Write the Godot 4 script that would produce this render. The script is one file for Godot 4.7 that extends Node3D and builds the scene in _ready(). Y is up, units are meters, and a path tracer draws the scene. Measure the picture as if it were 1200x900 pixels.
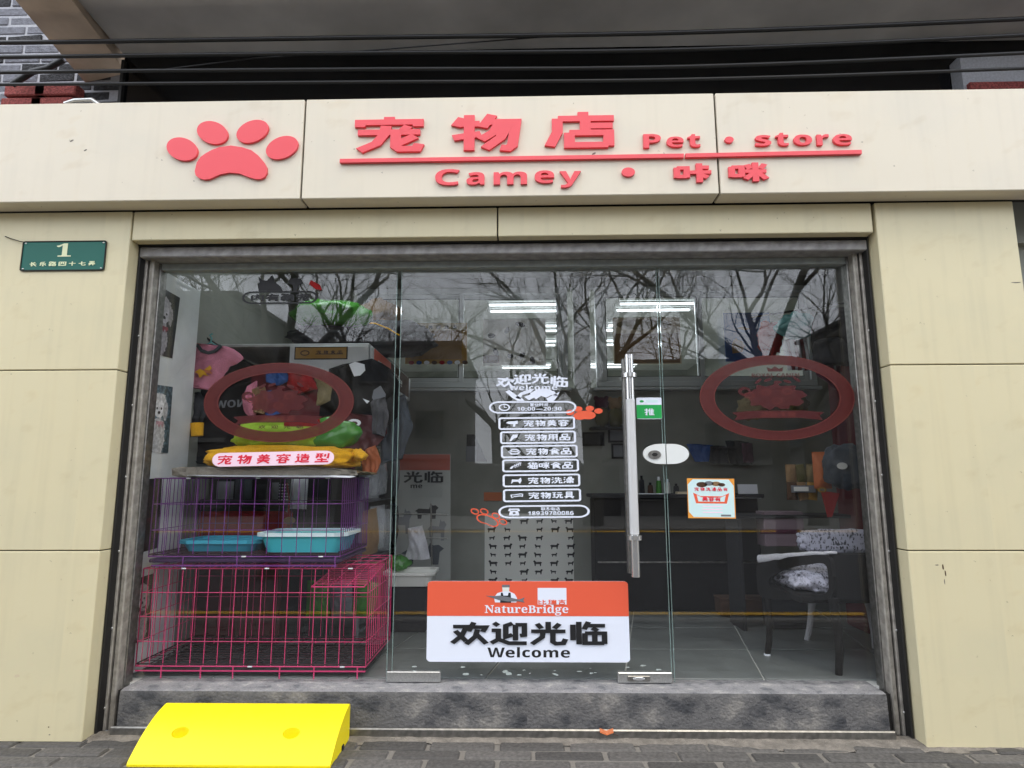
extends Node3D
# A pet shop front on a street: beige panel facade, glass front with decals, shop room behind, street in front.

const GLASS_FRONT := -0.14      # front face of the shop glazing
const DECAL := -0.1375          # decals lie on the outside of the glazing
const FLOOR := 0.22             # shop floor level

var M := {}
var used := {}
var noises := {}
var glyph_cache := {}
var rng := RandomNumberGenerator.new()
var wood_albedo: Texture2D
var cam_fov := 63.45

# ---------------------------------------------------------------- mesh builder
class MB:
	var v := PackedVector3Array()
	var n := PackedVector3Array()
	var uv := PackedVector2Array()
	func tri(a: Vector3, b: Vector3, c: Vector3, na: Vector3, nb: Vector3, nc: Vector3, ua := Vector2.ZERO, ub := Vector2.ZERO, uc := Vector2.ZERO) -> void:
		var g := (b - a).cross(c - a)
		if g.length_squared() < 1e-16: return
		# clockwise front faces: the geometric normal (counter-clockwise) must point away from the given one
		if g.dot(na + nb + nc) > 0.0:
			v.append_array([a, c, b]); n.append_array([na, nc, nb]); uv.append_array([ua, uc, ub])
		else:
			v.append_array([a, b, c]); n.append_array([na, nb, nc]); uv.append_array([ua, ub, uc])
	func flat(a: Vector3, b: Vector3, c: Vector3, out: Vector3) -> void:
		var g := (b - a).cross(c - a).normalized()
		if g.dot(out) < 0.0: g = -g
		tri(a, b, c, g, g, g)
	func quad(a: Vector3, b: Vector3, c: Vector3, d: Vector3, out: Vector3) -> void:
		var nn := out.normalized()
		tri(a, b, c, nn, nn, nn, Vector2(0, 1), Vector2(1, 1), Vector2(1, 0))
		tri(a, c, d, nn, nn, nn, Vector2(0, 1), Vector2(1, 0), Vector2(0, 0))
	func box(c: Vector3, s: Vector3, bev := 0.0, bs := Basis.IDENTITY) -> void:
		var h := s * 0.5
		var b: float = min(bev, min(h.x, min(h.y, h.z)) * 0.9)
		var ax := [Vector3.RIGHT, Vector3.UP, Vector3.BACK]
		for k in 3:
			var i := (k + 1) % 3
			var j := (k + 2) % 3
			for sg in [-1.0, 1.0]:
				var o: Vector3 = ax[k] * h[k] * sg
				var p: Vector3 = ax[i] * (h[i] - b)
				var q: Vector3 = ax[j] * (h[j] - b)
				quad(c + bs * (o - p - q), c + bs * (o + p - q), c + bs * (o + p + q), c + bs * (o - p + q), bs * (ax[k] * sg))
		if b <= 0.0: return
		for k in 3:
			var i := (k + 1) % 3
			var j := (k + 2) % 3
			for s1 in [-1.0, 1.0]:
				for s2 in [-1.0, 1.0]:
					var e: Vector3 = ax[k] * (h[k] - b)
					var p1: Vector3 = ax[i] * h[i] * s1 + ax[j] * (h[j] - b) * s2
					var p2: Vector3 = ax[i] * (h[i] - b) * s1 + ax[j] * h[j] * s2
					quad(c + bs * (p1 - e), c + bs * (p1 + e), c + bs * (p2 + e), c + bs * (p2 - e), bs * (ax[i] * s1 + ax[j] * s2))
		for sx in [-1.0, 1.0]:
			for sy in [-1.0, 1.0]:
				for sz in [-1.0, 1.0]:
					var a := Vector3(h.x * sx, (h.y - b) * sy, (h.z - b) * sz)
					var d := Vector3((h.x - b) * sx, h.y * sy, (h.z - b) * sz)
					var e := Vector3((h.x - b) * sx, (h.y - b) * sy, h.z * sz)
					flat(c + bs * a, c + bs * d, c + bs * e, bs * Vector3(sx, sy, sz))
	func tube(pts: Array, r: float, sides := 8, r2 := -1.0, caps := true) -> void:
		if r2 < 0.0: r2 = r
		var rings := []
		var up := Vector3.UP
		for i in pts.size():
			var d: Vector3
			if i == 0: d = pts[1] - pts[0]
			elif i == pts.size() - 1: d = pts[i] - pts[i - 1]
			else: d = (pts[i + 1] - pts[i]).normalized() + (pts[i] - pts[i - 1]).normalized()
			d = d.normalized()
			if absf(d.dot(up)) > 0.98: up = Vector3.RIGHT if absf(d.x) < 0.9 else Vector3.BACK
			var s := d.cross(up).normalized()
			var t := s.cross(d).normalized()
			up = t
			var rr := lerpf(r, r2, float(i) / (pts.size() - 1))
			var ring := []
			for k in sides:
				var an := TAU * k / sides
				var o := s * cos(an) + t * sin(an)
				ring.append([pts[i] + o * rr, o])
			rings.append(ring)
		for i in rings.size() - 1:
			for k in sides:
				var a = rings[i][k]; var b = rings[i][(k + 1) % sides]; var c = rings[i + 1][(k + 1) % sides]; var d = rings[i + 1][k]
				tri(a[0], b[0], c[0], a[1], b[1], c[1])
				tri(a[0], c[0], d[0], a[1], c[1], d[1])
		if caps:
			for e in [0, rings.size() - 1]:
				var nn: Vector3 = (pts[0] - pts[1]).normalized() if e == 0 else (pts[-1] - pts[-2]).normalized()
				for k in range(1, sides - 1):
					tri(rings[e][0][0], rings[e][k][0], rings[e][k + 1][0], nn, nn, nn)
	func ring_wire(c: Vector3, rx: float, ry: float, r: float, segs := 20) -> void:
		var pts := []
		for k in segs + 1:
			pts.append(c + Vector3(cos(TAU * k / segs) * rx, sin(TAU * k / segs) * ry, 0))
		tube(pts, r, 6, -1.0, false)
	func prism(poly: PackedVector2Array, z0: float, z1: float, back := true) -> void:
		var ids := Geometry2D.triangulate_polygon(poly)
		for i in range(0, ids.size(), 3):
			var a := poly[ids[i]]; var b := poly[ids[i + 1]]; var c := poly[ids[i + 2]]
			tri(Vector3(a.x, a.y, z1), Vector3(b.x, b.y, z1), Vector3(c.x, c.y, z1), Vector3.BACK, Vector3.BACK, Vector3.BACK)
			if back and z1 > z0:
				tri(Vector3(a.x, a.y, z0), Vector3(b.x, b.y, z0), Vector3(c.x, c.y, z0), Vector3.FORWARD, Vector3.FORWARD, Vector3.FORWARD)
		if z1 > z0:
			var cw := Geometry2D.is_polygon_clockwise(poly)
			for i in poly.size():
				var a := poly[i]; var b := poly[(i + 1) % poly.size()]
				var o := Vector3(b.y - a.y, a.x - b.x, 0)
				if cw: o = -o
				quad(Vector3(a.x, a.y, z0), Vector3(b.x, b.y, z0), Vector3(b.x, b.y, z1), Vector3(a.x, a.y, z1), o)
	func ring_prism(outer: Array, inner: Array, z0: float, z1: float) -> void:
		var m := outer.size()
		for i in m:
			var a: Vector2 = outer[i]; var b: Vector2 = outer[(i + 1) % m]; var c: Vector2 = inner[(i + 1) % m]; var d: Vector2 = inner[i]
			quad(Vector3(a.x, a.y, z1), Vector3(b.x, b.y, z1), Vector3(c.x, c.y, z1), Vector3(d.x, d.y, z1), Vector3.BACK)
			if z1 > z0:
				quad(Vector3(a.x, a.y, z0), Vector3(b.x, b.y, z0), Vector3(c.x, c.y, z0), Vector3(d.x, d.y, z0), Vector3.FORWARD)
				var mid := (a + b + c + d) / 4.0
				var eo := (a + b) / 2.0 - (c + d) / 2.0
				quad(Vector3(a.x, a.y, z0), Vector3(b.x, b.y, z0), Vector3(b.x, b.y, z1), Vector3(a.x, a.y, z1), Vector3(eo.x, eo.y, 0))
				quad(Vector3(d.x, d.y, z0), Vector3(c.x, c.y, z0), Vector3(c.x, c.y, z1), Vector3(d.x, d.y, z1), Vector3(-eo.x, -eo.y, 0))
	func grid(pts: Array, flip := false) -> void:
		# pts: rows of Vector3, smooth normals from neighbours
		var R := pts.size()
		var C: int = pts[0].size()
		var ns := []
		for i in R:
			var row := []
			for j in C:
				var a: Vector3 = pts[i][min(j + 1, C - 1)] - pts[i][max(j - 1, 0)]
				var b: Vector3 = pts[min(i + 1, R - 1)][j] - pts[max(i - 1, 0)][j]
				var g := a.cross(b)
				g = g.normalized() if g.length() > 1e-12 else Vector3.BACK
				row.append(-g if flip else g)
			ns.append(row)
		for i in R - 1:
			for j in C - 1:
				var u0 := float(j) / (C - 1); var u1 := float(j + 1) / (C - 1); var w0 := float(i) / (R - 1); var w1 := float(i + 1) / (R - 1)
				tri(pts[i][j], pts[i][j + 1], pts[i + 1][j + 1], ns[i][j], ns[i][j + 1], ns[i + 1][j + 1], Vector2(u0, w0), Vector2(u1, w0), Vector2(u1, w1))
				tri(pts[i][j], pts[i + 1][j + 1], pts[i + 1][j], ns[i][j], ns[i + 1][j + 1], ns[i + 1][j], Vector2(u0, w0), Vector2(u1, w1), Vector2(u0, w1))
	func blob(c: Vector3, r: Vector3, amp := 0.0, freq := 3.0, sd := 1, seg := 24, power := 1.0) -> void:
		var fn := FastNoiseLite.new(); fn.seed = sd; fn.frequency = freq; fn.fractal_octaves = 3
		var rows := []
		for i in seg / 2 + 1:
			var th := PI * i / (seg / 2)
			var row := []
			for j in seg + 1:
				var ph := TAU * (j % seg) / seg
				var d := Vector3(sin(th) * cos(ph), cos(th), sin(th) * sin(ph))
				var q := Vector3(signf(d.x) * absf(d.x) ** power, signf(d.y) * absf(d.y) ** power, signf(d.z) * absf(d.z) ** power)
				var k := 1.0 + amp * fn.get_noise_3d(d.x, d.y, d.z)
				row.append(c + q * r * k)
			rows.append(row)
		# outward normals
		var R := rows.size()
		var C: int = rows[0].size()
		var ns := []
		for i in R:
			var row := []
			for j in C:
				var jp := (j + 1) % (C - 1); var jm := (j - 1 + C - 1) % (C - 1)
				var a: Vector3 = rows[i][jp] - rows[i][jm]
				var b: Vector3 = rows[min(i + 1, R - 1)][j] - rows[max(i - 1, 0)][j]
				var g := a.cross(b)
				var out: Vector3 = rows[i][j] - c
				g = g.normalized() if g.length() > 1e-12 else out.normalized()
				row.append(-g if g.dot(out) < 0.0 else g)
			ns.append(row)
		for i in R - 1:
			for j in C - 1:
				tri(rows[i][j], rows[i][j + 1], rows[i + 1][j + 1], ns[i][j], ns[i][j + 1], ns[i + 1][j + 1])
				tri(rows[i][j], rows[i + 1][j + 1], rows[i + 1][j], ns[i][j], ns[i + 1][j + 1], ns[i + 1][j])
	func cloth(poly: PackedVector2Array, z: float, thick: float, amp: float, freq: float, sd: int, rows_n := 14, cols := 14) -> void:
		# a hanging piece of cloth: rows between the outline's left and right edge, with folds in depth
		var fn := FastNoiseLite.new(); fn.seed = sd; fn.frequency = freq
		var lo := INF; var hi := -INF
		for p in poly:
			lo = minf(lo, p.y); hi = maxf(hi, p.y)
		var front := []; var rear := []
		for i in rows_n + 1:
			var y := lerpf(hi - 0.0005, lo + 0.0005, float(i) / rows_n)
			var x0 := INF; var x1 := -INF
			for k in poly.size():
				var a := poly[k]; var b := poly[(k + 1) % poly.size()]
				if (a.y <= y and b.y >= y) or (b.y <= y and a.y >= y):
					if absf(a.y - b.y) < 1e-6: continue
					var x := lerpf(a.x, b.x, (y - a.y) / (b.y - a.y))
					x0 = minf(x0, x); x1 = maxf(x1, x)
			if x1 < x0: continue
			var rf := []; var rb := []
			for j in cols + 1:
				var t := float(j) / cols
				var x := lerpf(x0, x1, t)
				var edge := 1.0 - pow(absf(2.0 * t - 1.0), 4.0)
				var w := fn.get_noise_2d(x * 10.0, y * 3.0) * amp
				rf.append(Vector3(x, y, z + w + thick * 0.5 * edge))
				rb.append(Vector3(x, y, z + w - thick * 0.5 * edge - 0.001))
			front.append(rf); rear.append(rb)
		grid(front, true)
		grid(rear)
	func pack(c: Vector3, s: Vector3, bs := Basis.IDENTITY, sd := 1) -> void:
		# a filled pouch with crimped ends
		var fn := FastNoiseLite.new(); fn.seed = sd; fn.frequency = 2.0
		var f := []; var r := []
		for i in 9:
			var a := []; var b := []
			var y := lerpf(0.5, -0.5, i / 8.0)
			for j in 9:
				var x := lerpf(-0.5, 0.5, j / 8.0)
				var k := (1.0 - pow(absf(2.0 * x), 3.0)) * (1.0 - pow(absf(2.0 * y), 4.0))
				var w := fn.get_noise_2d(x * 3.0, y * 3.0) * 0.25 + 0.5
				a.append(c + bs * Vector3(x * s.x, y * s.y, s.z * k * w + 0.001))
				b.append(c + bs * Vector3(x * s.x, y * s.y, -s.z * k * w - 0.001))
			f.append(a); r.append(b)
		grid(f, true); grid(r)
	func mesh() -> ArrayMesh:
		var arr := []; arr.resize(Mesh.ARRAY_MAX)
		arr[Mesh.ARRAY_VERTEX] = v; arr[Mesh.ARRAY_NORMAL] = n; arr[Mesh.ARRAY_TEX_UV] = uv
		var am := ArrayMesh.new()
		am.add_surface_from_arrays(Mesh.PRIMITIVE_TRIANGLES, arr)
		return am

# ---------------------------------------------------------------- objects
func numbered(called: String) -> String:
	used[called] = used.get(called, 0) + 1
	return called if used[called] == 1 else "%s_%03d" % [called, used[called] - 1]

func obj(called: String, mb, m: Material, parent: Node = self) -> MeshInstance3D:
	var o := MeshInstance3D.new()
	o.name = numbered(called) if parent == self else called
	o.mesh = mb.mesh() if mb is MB else mb
	if o.mesh is TextMesh: o.mesh.material = m
	else: o.material_override = m
	o.cast_shadow = GeometryInstance3D.SHADOW_CASTING_SETTING_ON
	parent.add_child(o, true)
	return o

func tag(o: Node, label: String, category: String, group := "") -> Node:
	o.set_meta("label", label); o.set_meta("category", category)
	if group: o.set_meta("group", group)
	return o

func thing(called: String, label: String, category: String, group := "", at := Vector3.ZERO) -> Node3D:
	var o := Node3D.new()
	o.name = numbered(called)
	add_child(o, true)
	o.position = at
	tag(o, label, category, group)
	return o

func struct(called: String, mb, m: Material) -> MeshInstance3D:
	var o := obj(called, mb, m)
	o.set_meta("kind", "structure")
	return o

func setting(called: String) -> Node3D:
	var o := Node3D.new(); o.name = numbered(called); add_child(o, true)
	o.set_meta("kind", "structure")
	return o

func box(c: Vector3, s: Vector3, bev := 0.0) -> MB:
	var b := MB.new(); b.box(c, s, bev); return b

# ---------------------------------------------------------------- materials
func noise_tex(freq: float, lo: float, hi: float, sd := 1, octaves := 4, kind := FastNoiseLite.TYPE_SIMPLEX_SMOOTH, size := 512) -> Texture2D:
	var key := "%s %s %s %s %s %s %s" % [freq, lo, hi, sd, octaves, kind, size]
	if noises.has(key): return noises[key]
	var fn := FastNoiseLite.new(); fn.seed = sd; fn.frequency = freq; fn.fractal_octaves = octaves; fn.noise_type = kind
	var t := NoiseTexture2D.new(); t.width = size; t.height = size; t.seamless = true; t.noise = fn
	var g := Gradient.new(); g.set_color(0, Color(lo, lo, lo)); g.set_color(1, Color(hi, hi, hi))
	t.color_ramp = g
	noises[key] = t
	return t

func mat(called: String, c: Color, rough := 0.6, metal := 0.0, spec := 0.5) -> StandardMaterial3D:
	var m := StandardMaterial3D.new()
	m.resource_name = called; m.albedo_color = c; m.roughness = rough; m.metallic = metal; m.metallic_specular = spec
	M[called] = m
	return m

func grain(m: StandardMaterial3D, tex: Texture2D, scale: float, bump: Texture2D = null, depth := 0.0) -> StandardMaterial3D:
	m.albedo_texture = tex
	m.uv1_triplanar = true; m.uv1_world_triplanar = true
	m.uv1_scale = Vector3.ONE * scale
	if bump:
		m.heightmap_enabled = true; m.heightmap_texture = bump; m.heightmap_scale = depth
	return m

func rough_map(m: StandardMaterial3D, tex: Texture2D) -> void:
	m.roughness_texture = tex; m.roughness = 1.0

func print_mat(called: String, im: Image, rough := 0.5) -> StandardMaterial3D:
	var m := mat(called, Color.WHITE, rough)
	m.albedo_texture = ImageTexture.create_from_image(im)
	m.texture_repeat = false
	return m

func stained(called: String, base: Color, dark: Color, light: Color, sd: int, freq: float, thr := 0.15) -> Image:
	# a seamless-enough surface picture: fine grain, broad patches and specks of dirt
	var S := 1024
	var im := Image.create(S, S, false, Image.FORMAT_RGB8)
	var a := FastNoiseLite.new(); a.seed = sd; a.frequency = freq * 0.6; a.fractal_octaves = 7; a.fractal_gain = 0.6
	var b := FastNoiseLite.new(); b.seed = sd + 7; b.frequency = 0.11; b.fractal_octaves = 3
	for y in S:
		for x in S:
			var p := a.get_noise_2d(x, y)
			var q := b.get_noise_2d(x, y)
			var c := base.lerp(dark, clampf((p - thr) * 3.0, 0, 1)).lerp(light, clampf((-p - thr) * 3.0, 0, 1))
			c = c * (1.0 + 0.14 * q)
			if q > 0.46 and p > 0.0: c = c.lerp(dark * 0.5, 0.8)
			im.set_pixel(x, y, c)
	return im

func weathered(sd: int, streak: float, blot: float, specks: int) -> Texture2D:
	# print of grime on painted sheet metal: faint run marks, blotches and specks of dirt
	var S := 1024
	var im := Image.create(S, S, false, Image.FORMAT_RGB8)
	var a := FastNoiseLite.new(); a.seed = sd; a.frequency = 0.004; a.fractal_octaves = 5
	var b := FastNoiseLite.new(); b.seed = sd + 3; b.frequency = 0.02; b.fractal_octaves = 3
	var c := FastNoiseLite.new(); c.seed = sd + 5; c.frequency = 0.012; c.fractal_octaves = 4
	for y in S:
		for x in S:
			var p := a.get_noise_2d(x, y)
			var run := b.get_noise_2d(x * 1.6, y * 0.06)
			var sm := clampf(c.get_noise_2d(x * 0.7 + y * 0.5, y) * 2.2 - 0.75, 0.0, 1.0)
			var k := 1.0 + blot * p - streak * maxf(0.0, run) - 0.035 * sm
			im.set_pixel(x, y, Color(k, k * (1.0 - 0.012 * sm - 0.008 * p), k * (1.0 - 0.03 * sm - 0.02 * p)).clamp())
	var r := RandomNumberGenerator.new(); r.seed = sd
	for i in specks:
		var at := Vector2i(r.randi() % (S - 8), r.randi() % (S - 8))
		var dk := r.randf_range(0.55, 0.85)
		for j in r.randi_range(1, 5):
			im.set_pixel(at.x + r.randi() % 4, at.y + r.randi() % 3, Color(dk, dk * 0.97, dk * 0.93))
	return ImageTexture.create_from_image(im)

# ---------------------------------------------------------------- writing
const STROKES := {
	"宠": "50,2 50,14;8,30 8,17 92,17 92,30;5,46 95,46;46,28 43,52 32,78 8,97;60,47 60,86 66,94 90,94 94,80;88,58 62,80;68,32 80,39",
	"物": "18,10 8,32;10,26 42,26;27,2 27,98;4,64 44,54;60,2 46,36;54,22 94,22 89,86 83,94 72,92;71,24 62,50 44,70;84,24 72,65 50,94",
	"店": "52,0 52,14;16,18 96,18;15,18 15,55 4,94;55,24 55,56;56,39 94,39;32,58 88,58 88,95;32,58 32,92 87,92",
	"咔": "6,22 6,74;6,24 32,24 32,74;6,68 32,68;66,2 66,46;68,22 92,22;40,47 98,47;66,48 66,98;70,62 88,74",
	"咪": "6,22 6,74;6,24 32,24 32,74;6,68 32,68;46,12 55,34;94,10 83,34;40,46 98,46;69,2 69,98;66,50 42,86;72,50 98,86",
	"长": "30,3 30,90 50,78;5,48 95,48;48,50 95,95;78,8 40,38",
	"乐": "78,5 25,15 18,45 92,45;54,24 54,92 40,88;28,58 12,85;74,58 92,82",
	"路": "8,5 40,5 40,34;8,5 8,32 39,32;24,34 24,85;24,56 42,56;8,50 8,88;3,92 45,82;65,2 48,32;60,14 90,14 72,40 45,60;58,25 98,58;58,62 90,62 90,96;58,62 58,94 89,94",
	"四": "6,12 94,12 94,92;6,12 6,88 93,88;38,14 36,45 22,65;62,14 62,52 72,58 90,56",
	"十": "5,45 95,45;50,4 50,96",
	"七": "5,50 95,36;45,6 45,80 55,90 90,88 94,70",
	"弄": "15,8 85,8;18,28 82,28;8,48 92,48;50,8 50,48;5,66 95,66;34,54 34,72 12,96;66,54 66,97",
	"美": "32,2 40,14;68,2 60,14;12,18 88,18;18,34 82,34;50,18 50,50;6,50 94,50;10,68 90,68;50,50 46,72 10,97;54,70 92,97",
	"容": "50,1 50,12;8,28 8,15 92,15 92,28;36,28 18,44;64,28 84,44;50,36 30,58 6,70;50,38 94,70;30,68 70,68 70,97;30,68 30,94 69,94",
	"造": "46,8 38,24;44,20 90,20;64,4 64,38;34,38 96,38;46,50 86,50 86,76;46,50 46,74 85,74;12,8 22,20;6,38 22,38 22,76;4,92 22,78 50,92 98,92",
	"型": "6,10 54,10;4,32 56,32;20,10 18,40 8,54;40,10 40,54;68,12 68,40;90,4 90,52 80,50;18,70 84,70;50,56 50,92;4,93 96,93",
	"欢": "6,22 42,22 30,60 4,92;12,40 42,84;62,4 48,42;58,24 94,24 86,44;72,34 66,64 42,96;70,56 96,94",
	"迎": "10,6 22,18;4,38 22,38 22,74;3,92 22,76 50,92 98,92;60,8 42,18 42,66 60,56;68,14 92,14 92,58 80,60;68,14 68,80",
	"光": "50,2 50,40;20,10 32,30;80,10 66,30;4,42 96,42;36,42 34,66 6,96;62,42 62,86 70,94 90,92 96,74",
	"临": "10,14 10,80;26,2 26,97;52,2 40,34;48,18 96,18;62,28 76,40;42,50 94,50 94,95;42,50 42,92 93,92;68,50 68,92",
	"营": "4,14 96,14;32,4 32,24;68,4 68,24;8,46 8,32 92,32 92,46;28,44 72,44 72,62;28,44 28,60 71,60;18,72 82,72 82,97;18,72 18,94 81,94",
	"业": "36,4 36,90;64,4 64,90;10,30 24,66;90,30 76,66;3,93 97,93",
	"时": "6,14 36,14 36,86;6,14 6,84 35,84;6,48 35,48;44,30 98,30;80,4 80,94 66,90;54,46 64,64",
	"间": "10,4 18,14;10,22 10,97;30,10 92,10 92,95 82,93;32,34 70,34 70,80;32,34 32,78 69,78;32,56 69,56",
	"用": "16,8 16,60 6,96;16,8 86,8 86,95 76,92;18,34 84,34;18,60 84,60;50,8 50,94",
	"品": "26,6 74,6 74,42;26,6 26,40 73,40;6,54 44,54 44,96;6,54 6,94 43,94;56,54 94,54 94,96;56,54 56,94 93,94",
	"食": "50,2 28,26 4,40;50,4 96,40;44,28 58,32;28,40 72,40 72,66;29,66 71,66;29,53 71,53;28,40 28,92 46,84;46,68 94,97;86,68 66,80",
	"猫": "34,4 8,26;14,8 32,36 34,70 22,94;32,44 4,76;42,16 98,16;58,4 58,30;82,4 82,30;46,40 94,40 94,96;46,40 46,94 93,94;70,40 70,94;47,67 93,67",
	"洗": "8,6 22,18;4,34 18,46;4,94 24,64;46,6 36,34;42,24 92,24;66,2 66,48;32,48 98,48;52,48 50,72 28,96;76,48 76,90 96,90 98,76",
	"澡": "8,6 22,18;4,34 18,46;4,94 24,64;52,4 78,4 78,24;52,4 52,22 77,22;36,30 58,30 58,52;36,30 36,50 57,50;70,30 94,30 94,52;70,30 70,50 93,50;30,68 98,68;64,56 64,98;60,70 34,92;68,70 96,92",
	"玩": "4,12 38,12;6,44 36,44;2,84 40,76;21,12 21,80;50,14 92,14;44,40 98,40;60,40 58,70 40,96;78,40 78,88 94,90 98,74",
	"具": "26,4 74,4 74,64;26,4 26,62 73,62;27,23 73,23;27,42 73,42;4,74 96,74;34,80 14,97;66,80 88,97",
	"联": "4,10 44,10;12,10 12,74;34,10 34,97;13,30 33,30;13,52 33,52;3,78 42,70;56,4 64,18;88,4 80,18;50,24 96,24;46,50 98,50;72,24 70,54 46,96;74,54 98,94",
	"系": "80,4 20,12;56,12 26,32 58,32;76,22 20,54 80,50;52,52 52,95 40,92;30,66 14,86;70,64 90,84",
	"电": "12,20 86,20 86,72;12,20 12,70 85,70;13,45 85,45;49,2 49,86 58,94 90,92 96,76",
	"话": "10,6 22,18;4,36 20,36 20,86 34,74;86,4 46,14;40,32 98,32;68,12 68,56;48,58 90,58 90,96;48,58 48,94 89,94",
	"推": "4,26 40,26;24,4 24,94 12,88;4,64 42,50;58,4 44,40;54,28 54,97;54,28 96,28;54,50 94,50;54,70 94,70;52,93 98,93;74,28 74,93;72,6 80,20",
	"内": "10,24 10,97;10,24 90,24 90,95 78,92;50,4 48,50 24,78;52,50 76,76",
	"有": "4,20 96,20;46,2 34,40 4,68;30,42 30,97;30,42 82,42 82,95 70,92;31,58 81,58;31,75 81,75",
	"萌": "4,14 96,14;32,4 32,26;68,4 68,26;8,38 40,38 40,86;8,38 8,84 39,84;9,60 39,60;56,34 54,76 44,97;56,34 92,34 92,95 80,92;57,54 91,54;57,73 91,73",
	"比": "10,10 10,88 42,78;10,42 40,42;60,6 60,88 90,88 94,68;90,28 60,46",
	"瑞": "4,12 34,12;6,44 34,44;2,84 36,76;20,12 20,80;70,4 70,26;48,10 48,26 94,26 94,10;42,40 98,40;70,40 64,54;48,54 48,97;48,54 94,54 94,97;64,54 64,95;79,54 79,95",
	"吉": "8,18 92,18;50,2 50,42;18,42 82,42;22,60 78,60 78,97;22,60 22,94 77,94",
	"1": "30,18 52,4 52,97", "8": "50,4 22,12 22,40 50,48 78,56 78,88 50,96 22,88 22,56 50,48 78,40 78,12 50,4",
}

func glyph(ch: String, w: float, size: Vector2, depth: float, lean := 0.0, mirrored := false) -> ArrayMesh:
	var key := "%s %s %s %s %s %s" % [ch, w, size, depth, lean, mirrored]
	if glyph_cache.has(key): return glyph_cache[key]
	var b := MB.new()
	var i := 0
	for s in STROKES[ch].split(";"):
		var pl := PackedVector2Array()
		for p in s.split(" "):
			var q: PackedStringArray = p.split(",")
			pl.append(Vector2(float(q[0]), float(q[1])))
		for poly in Geometry2D.offset_polyline(pl, w * 0.5, Geometry2D.JOIN_MITER, Geometry2D.END_BUTT):
			if poly.size() < 3: continue
			var out := PackedVector2Array()
			for p in poly:
				var x: float = (p.x - 50.0) / 100.0 + lean * (50.0 - p.y) / 100.0
				out.append(Vector2((-x if mirrored else x) * size.x, (50.0 - p.y) / 100.0 * size.y))
			b.prism(out, 0.0, depth + 0.0002 * i, depth > 0.003)
		i += 1
	var m := b.mesh()
	glyph_cache[key] = m
	return m

func write(parent: Node, text: String, from: Vector3, to: Vector3, size: Vector2, w: float, depth: float, m: Material, called := "character", lean := 0.0, mirrored := false) -> void:
	# characters spread evenly with their centres from FROM to TO
	for i in text.length():
		var o := obj(called, glyph(text[i], w, size, depth, lean, mirrored), m, parent)
		o.position = from.lerp(to, float(i) / max(1, text.length() - 1))

func lettering(parent: Node, text: String, at: Vector3, size: Vector2, depth: float, m: Material, called := "lettering", face := "Droid Sans", weight := 700, turn := 0.0, mirrored := false) -> MeshInstance3D:
	var f := SystemFont.new(); f.font_names = PackedStringArray([face]); f.font_weight = weight
	var t := TextMesh.new(); t.text = text; t.font = f; t.font_size = 64; t.pixel_size = 0.01; t.depth = 0.1; t.curve_step = 1.0
	var o := obj(called, t, m, parent)
	var bb := t.get_aabb()
	var sc := Vector3(size.x / bb.size.x, size.y / bb.size.y, maxf(depth, 0.0006) / 0.1)
	if mirrored: sc.x = -sc.x
	var bs := Basis(Vector3.BACK, turn)
	o.transform = Transform3D(bs * Basis.from_scale(sc), Vector3.ZERO)
	o.position = at - bs * (bb.get_center() * sc) + Vector3(0, 0, maxf(depth, 0.0006) * 0.5)
	return o

func ellipse(c: Vector2, rx: float, ry: float, n := 40, turn := 0.0) -> Array:
	var a := []
	for k in n:
		a.append(c + Vector2(cos(TAU * k / n) * rx, sin(TAU * k / n) * ry).rotated(turn))
	return a

func rounded(c: Vector2, w: float, h: float, r: float, n := 6) -> Array:
	var a := []
	for q in 4:
		var cc := c + Vector2((w * 0.5 - r) * [1, -1, -1, 1][q], (h * 0.5 - r) * [1, 1, -1, -1][q])
		for k in n + 1:
			var an := PI * 0.5 * (q + float(k) / n)
			a.append(cc + Vector2(cos(an), sin(an)) * r)
	return a

func scaled_rounded(c: Vector2, w: float, h: float, rx: float, ry: float, n := 6) -> Array:
	var a := []
	for q in 4:
		var cc := c + Vector2((w * 0.5 - rx) * [1, -1, -1, 1][q], (h * 0.5 - ry) * [1, 1, -1, -1][q])
		for k in n + 1:
			var an := PI * 0.5 * (q + float(k) / n)
			a.append(cc + Vector2(cos(an) * rx, sin(an) * ry))
	return a

func plate(outline: Array, z: float, thick: float) -> MB:
	var b := MB.new(); b.prism(PackedVector2Array(outline), z, z + thick); return b

func hoop(outer: Array, inner: Array, z: float, thick: float) -> MB:
	var b := MB.new(); b.ring_prism(outer, inner, z, z + thick); return b

func poly(pts: Array) -> PackedVector2Array:
	return PackedVector2Array(pts)

func picture_quad(a: Vector3, b: Vector3, c: Vector3, d: Vector3, out: Vector3) -> MB:
	# corners: bottom left, bottom right, top right, top left
	var m := MB.new(); m.quad(a, b, c, d, out); return m

# ---------------------------------------------------------------- scene
func _ready() -> void:
	rng.seed = 4711
	camera_and_light()
	materials()
	street()
	facade()
	upper_storey()
	shop_room()
	glazing()
	shop_sign()
	decals()
	left_corner()
	shelf_corner()
	middle_of_room()
	right_corner()
	pavement_things()
	across_the_street()

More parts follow.
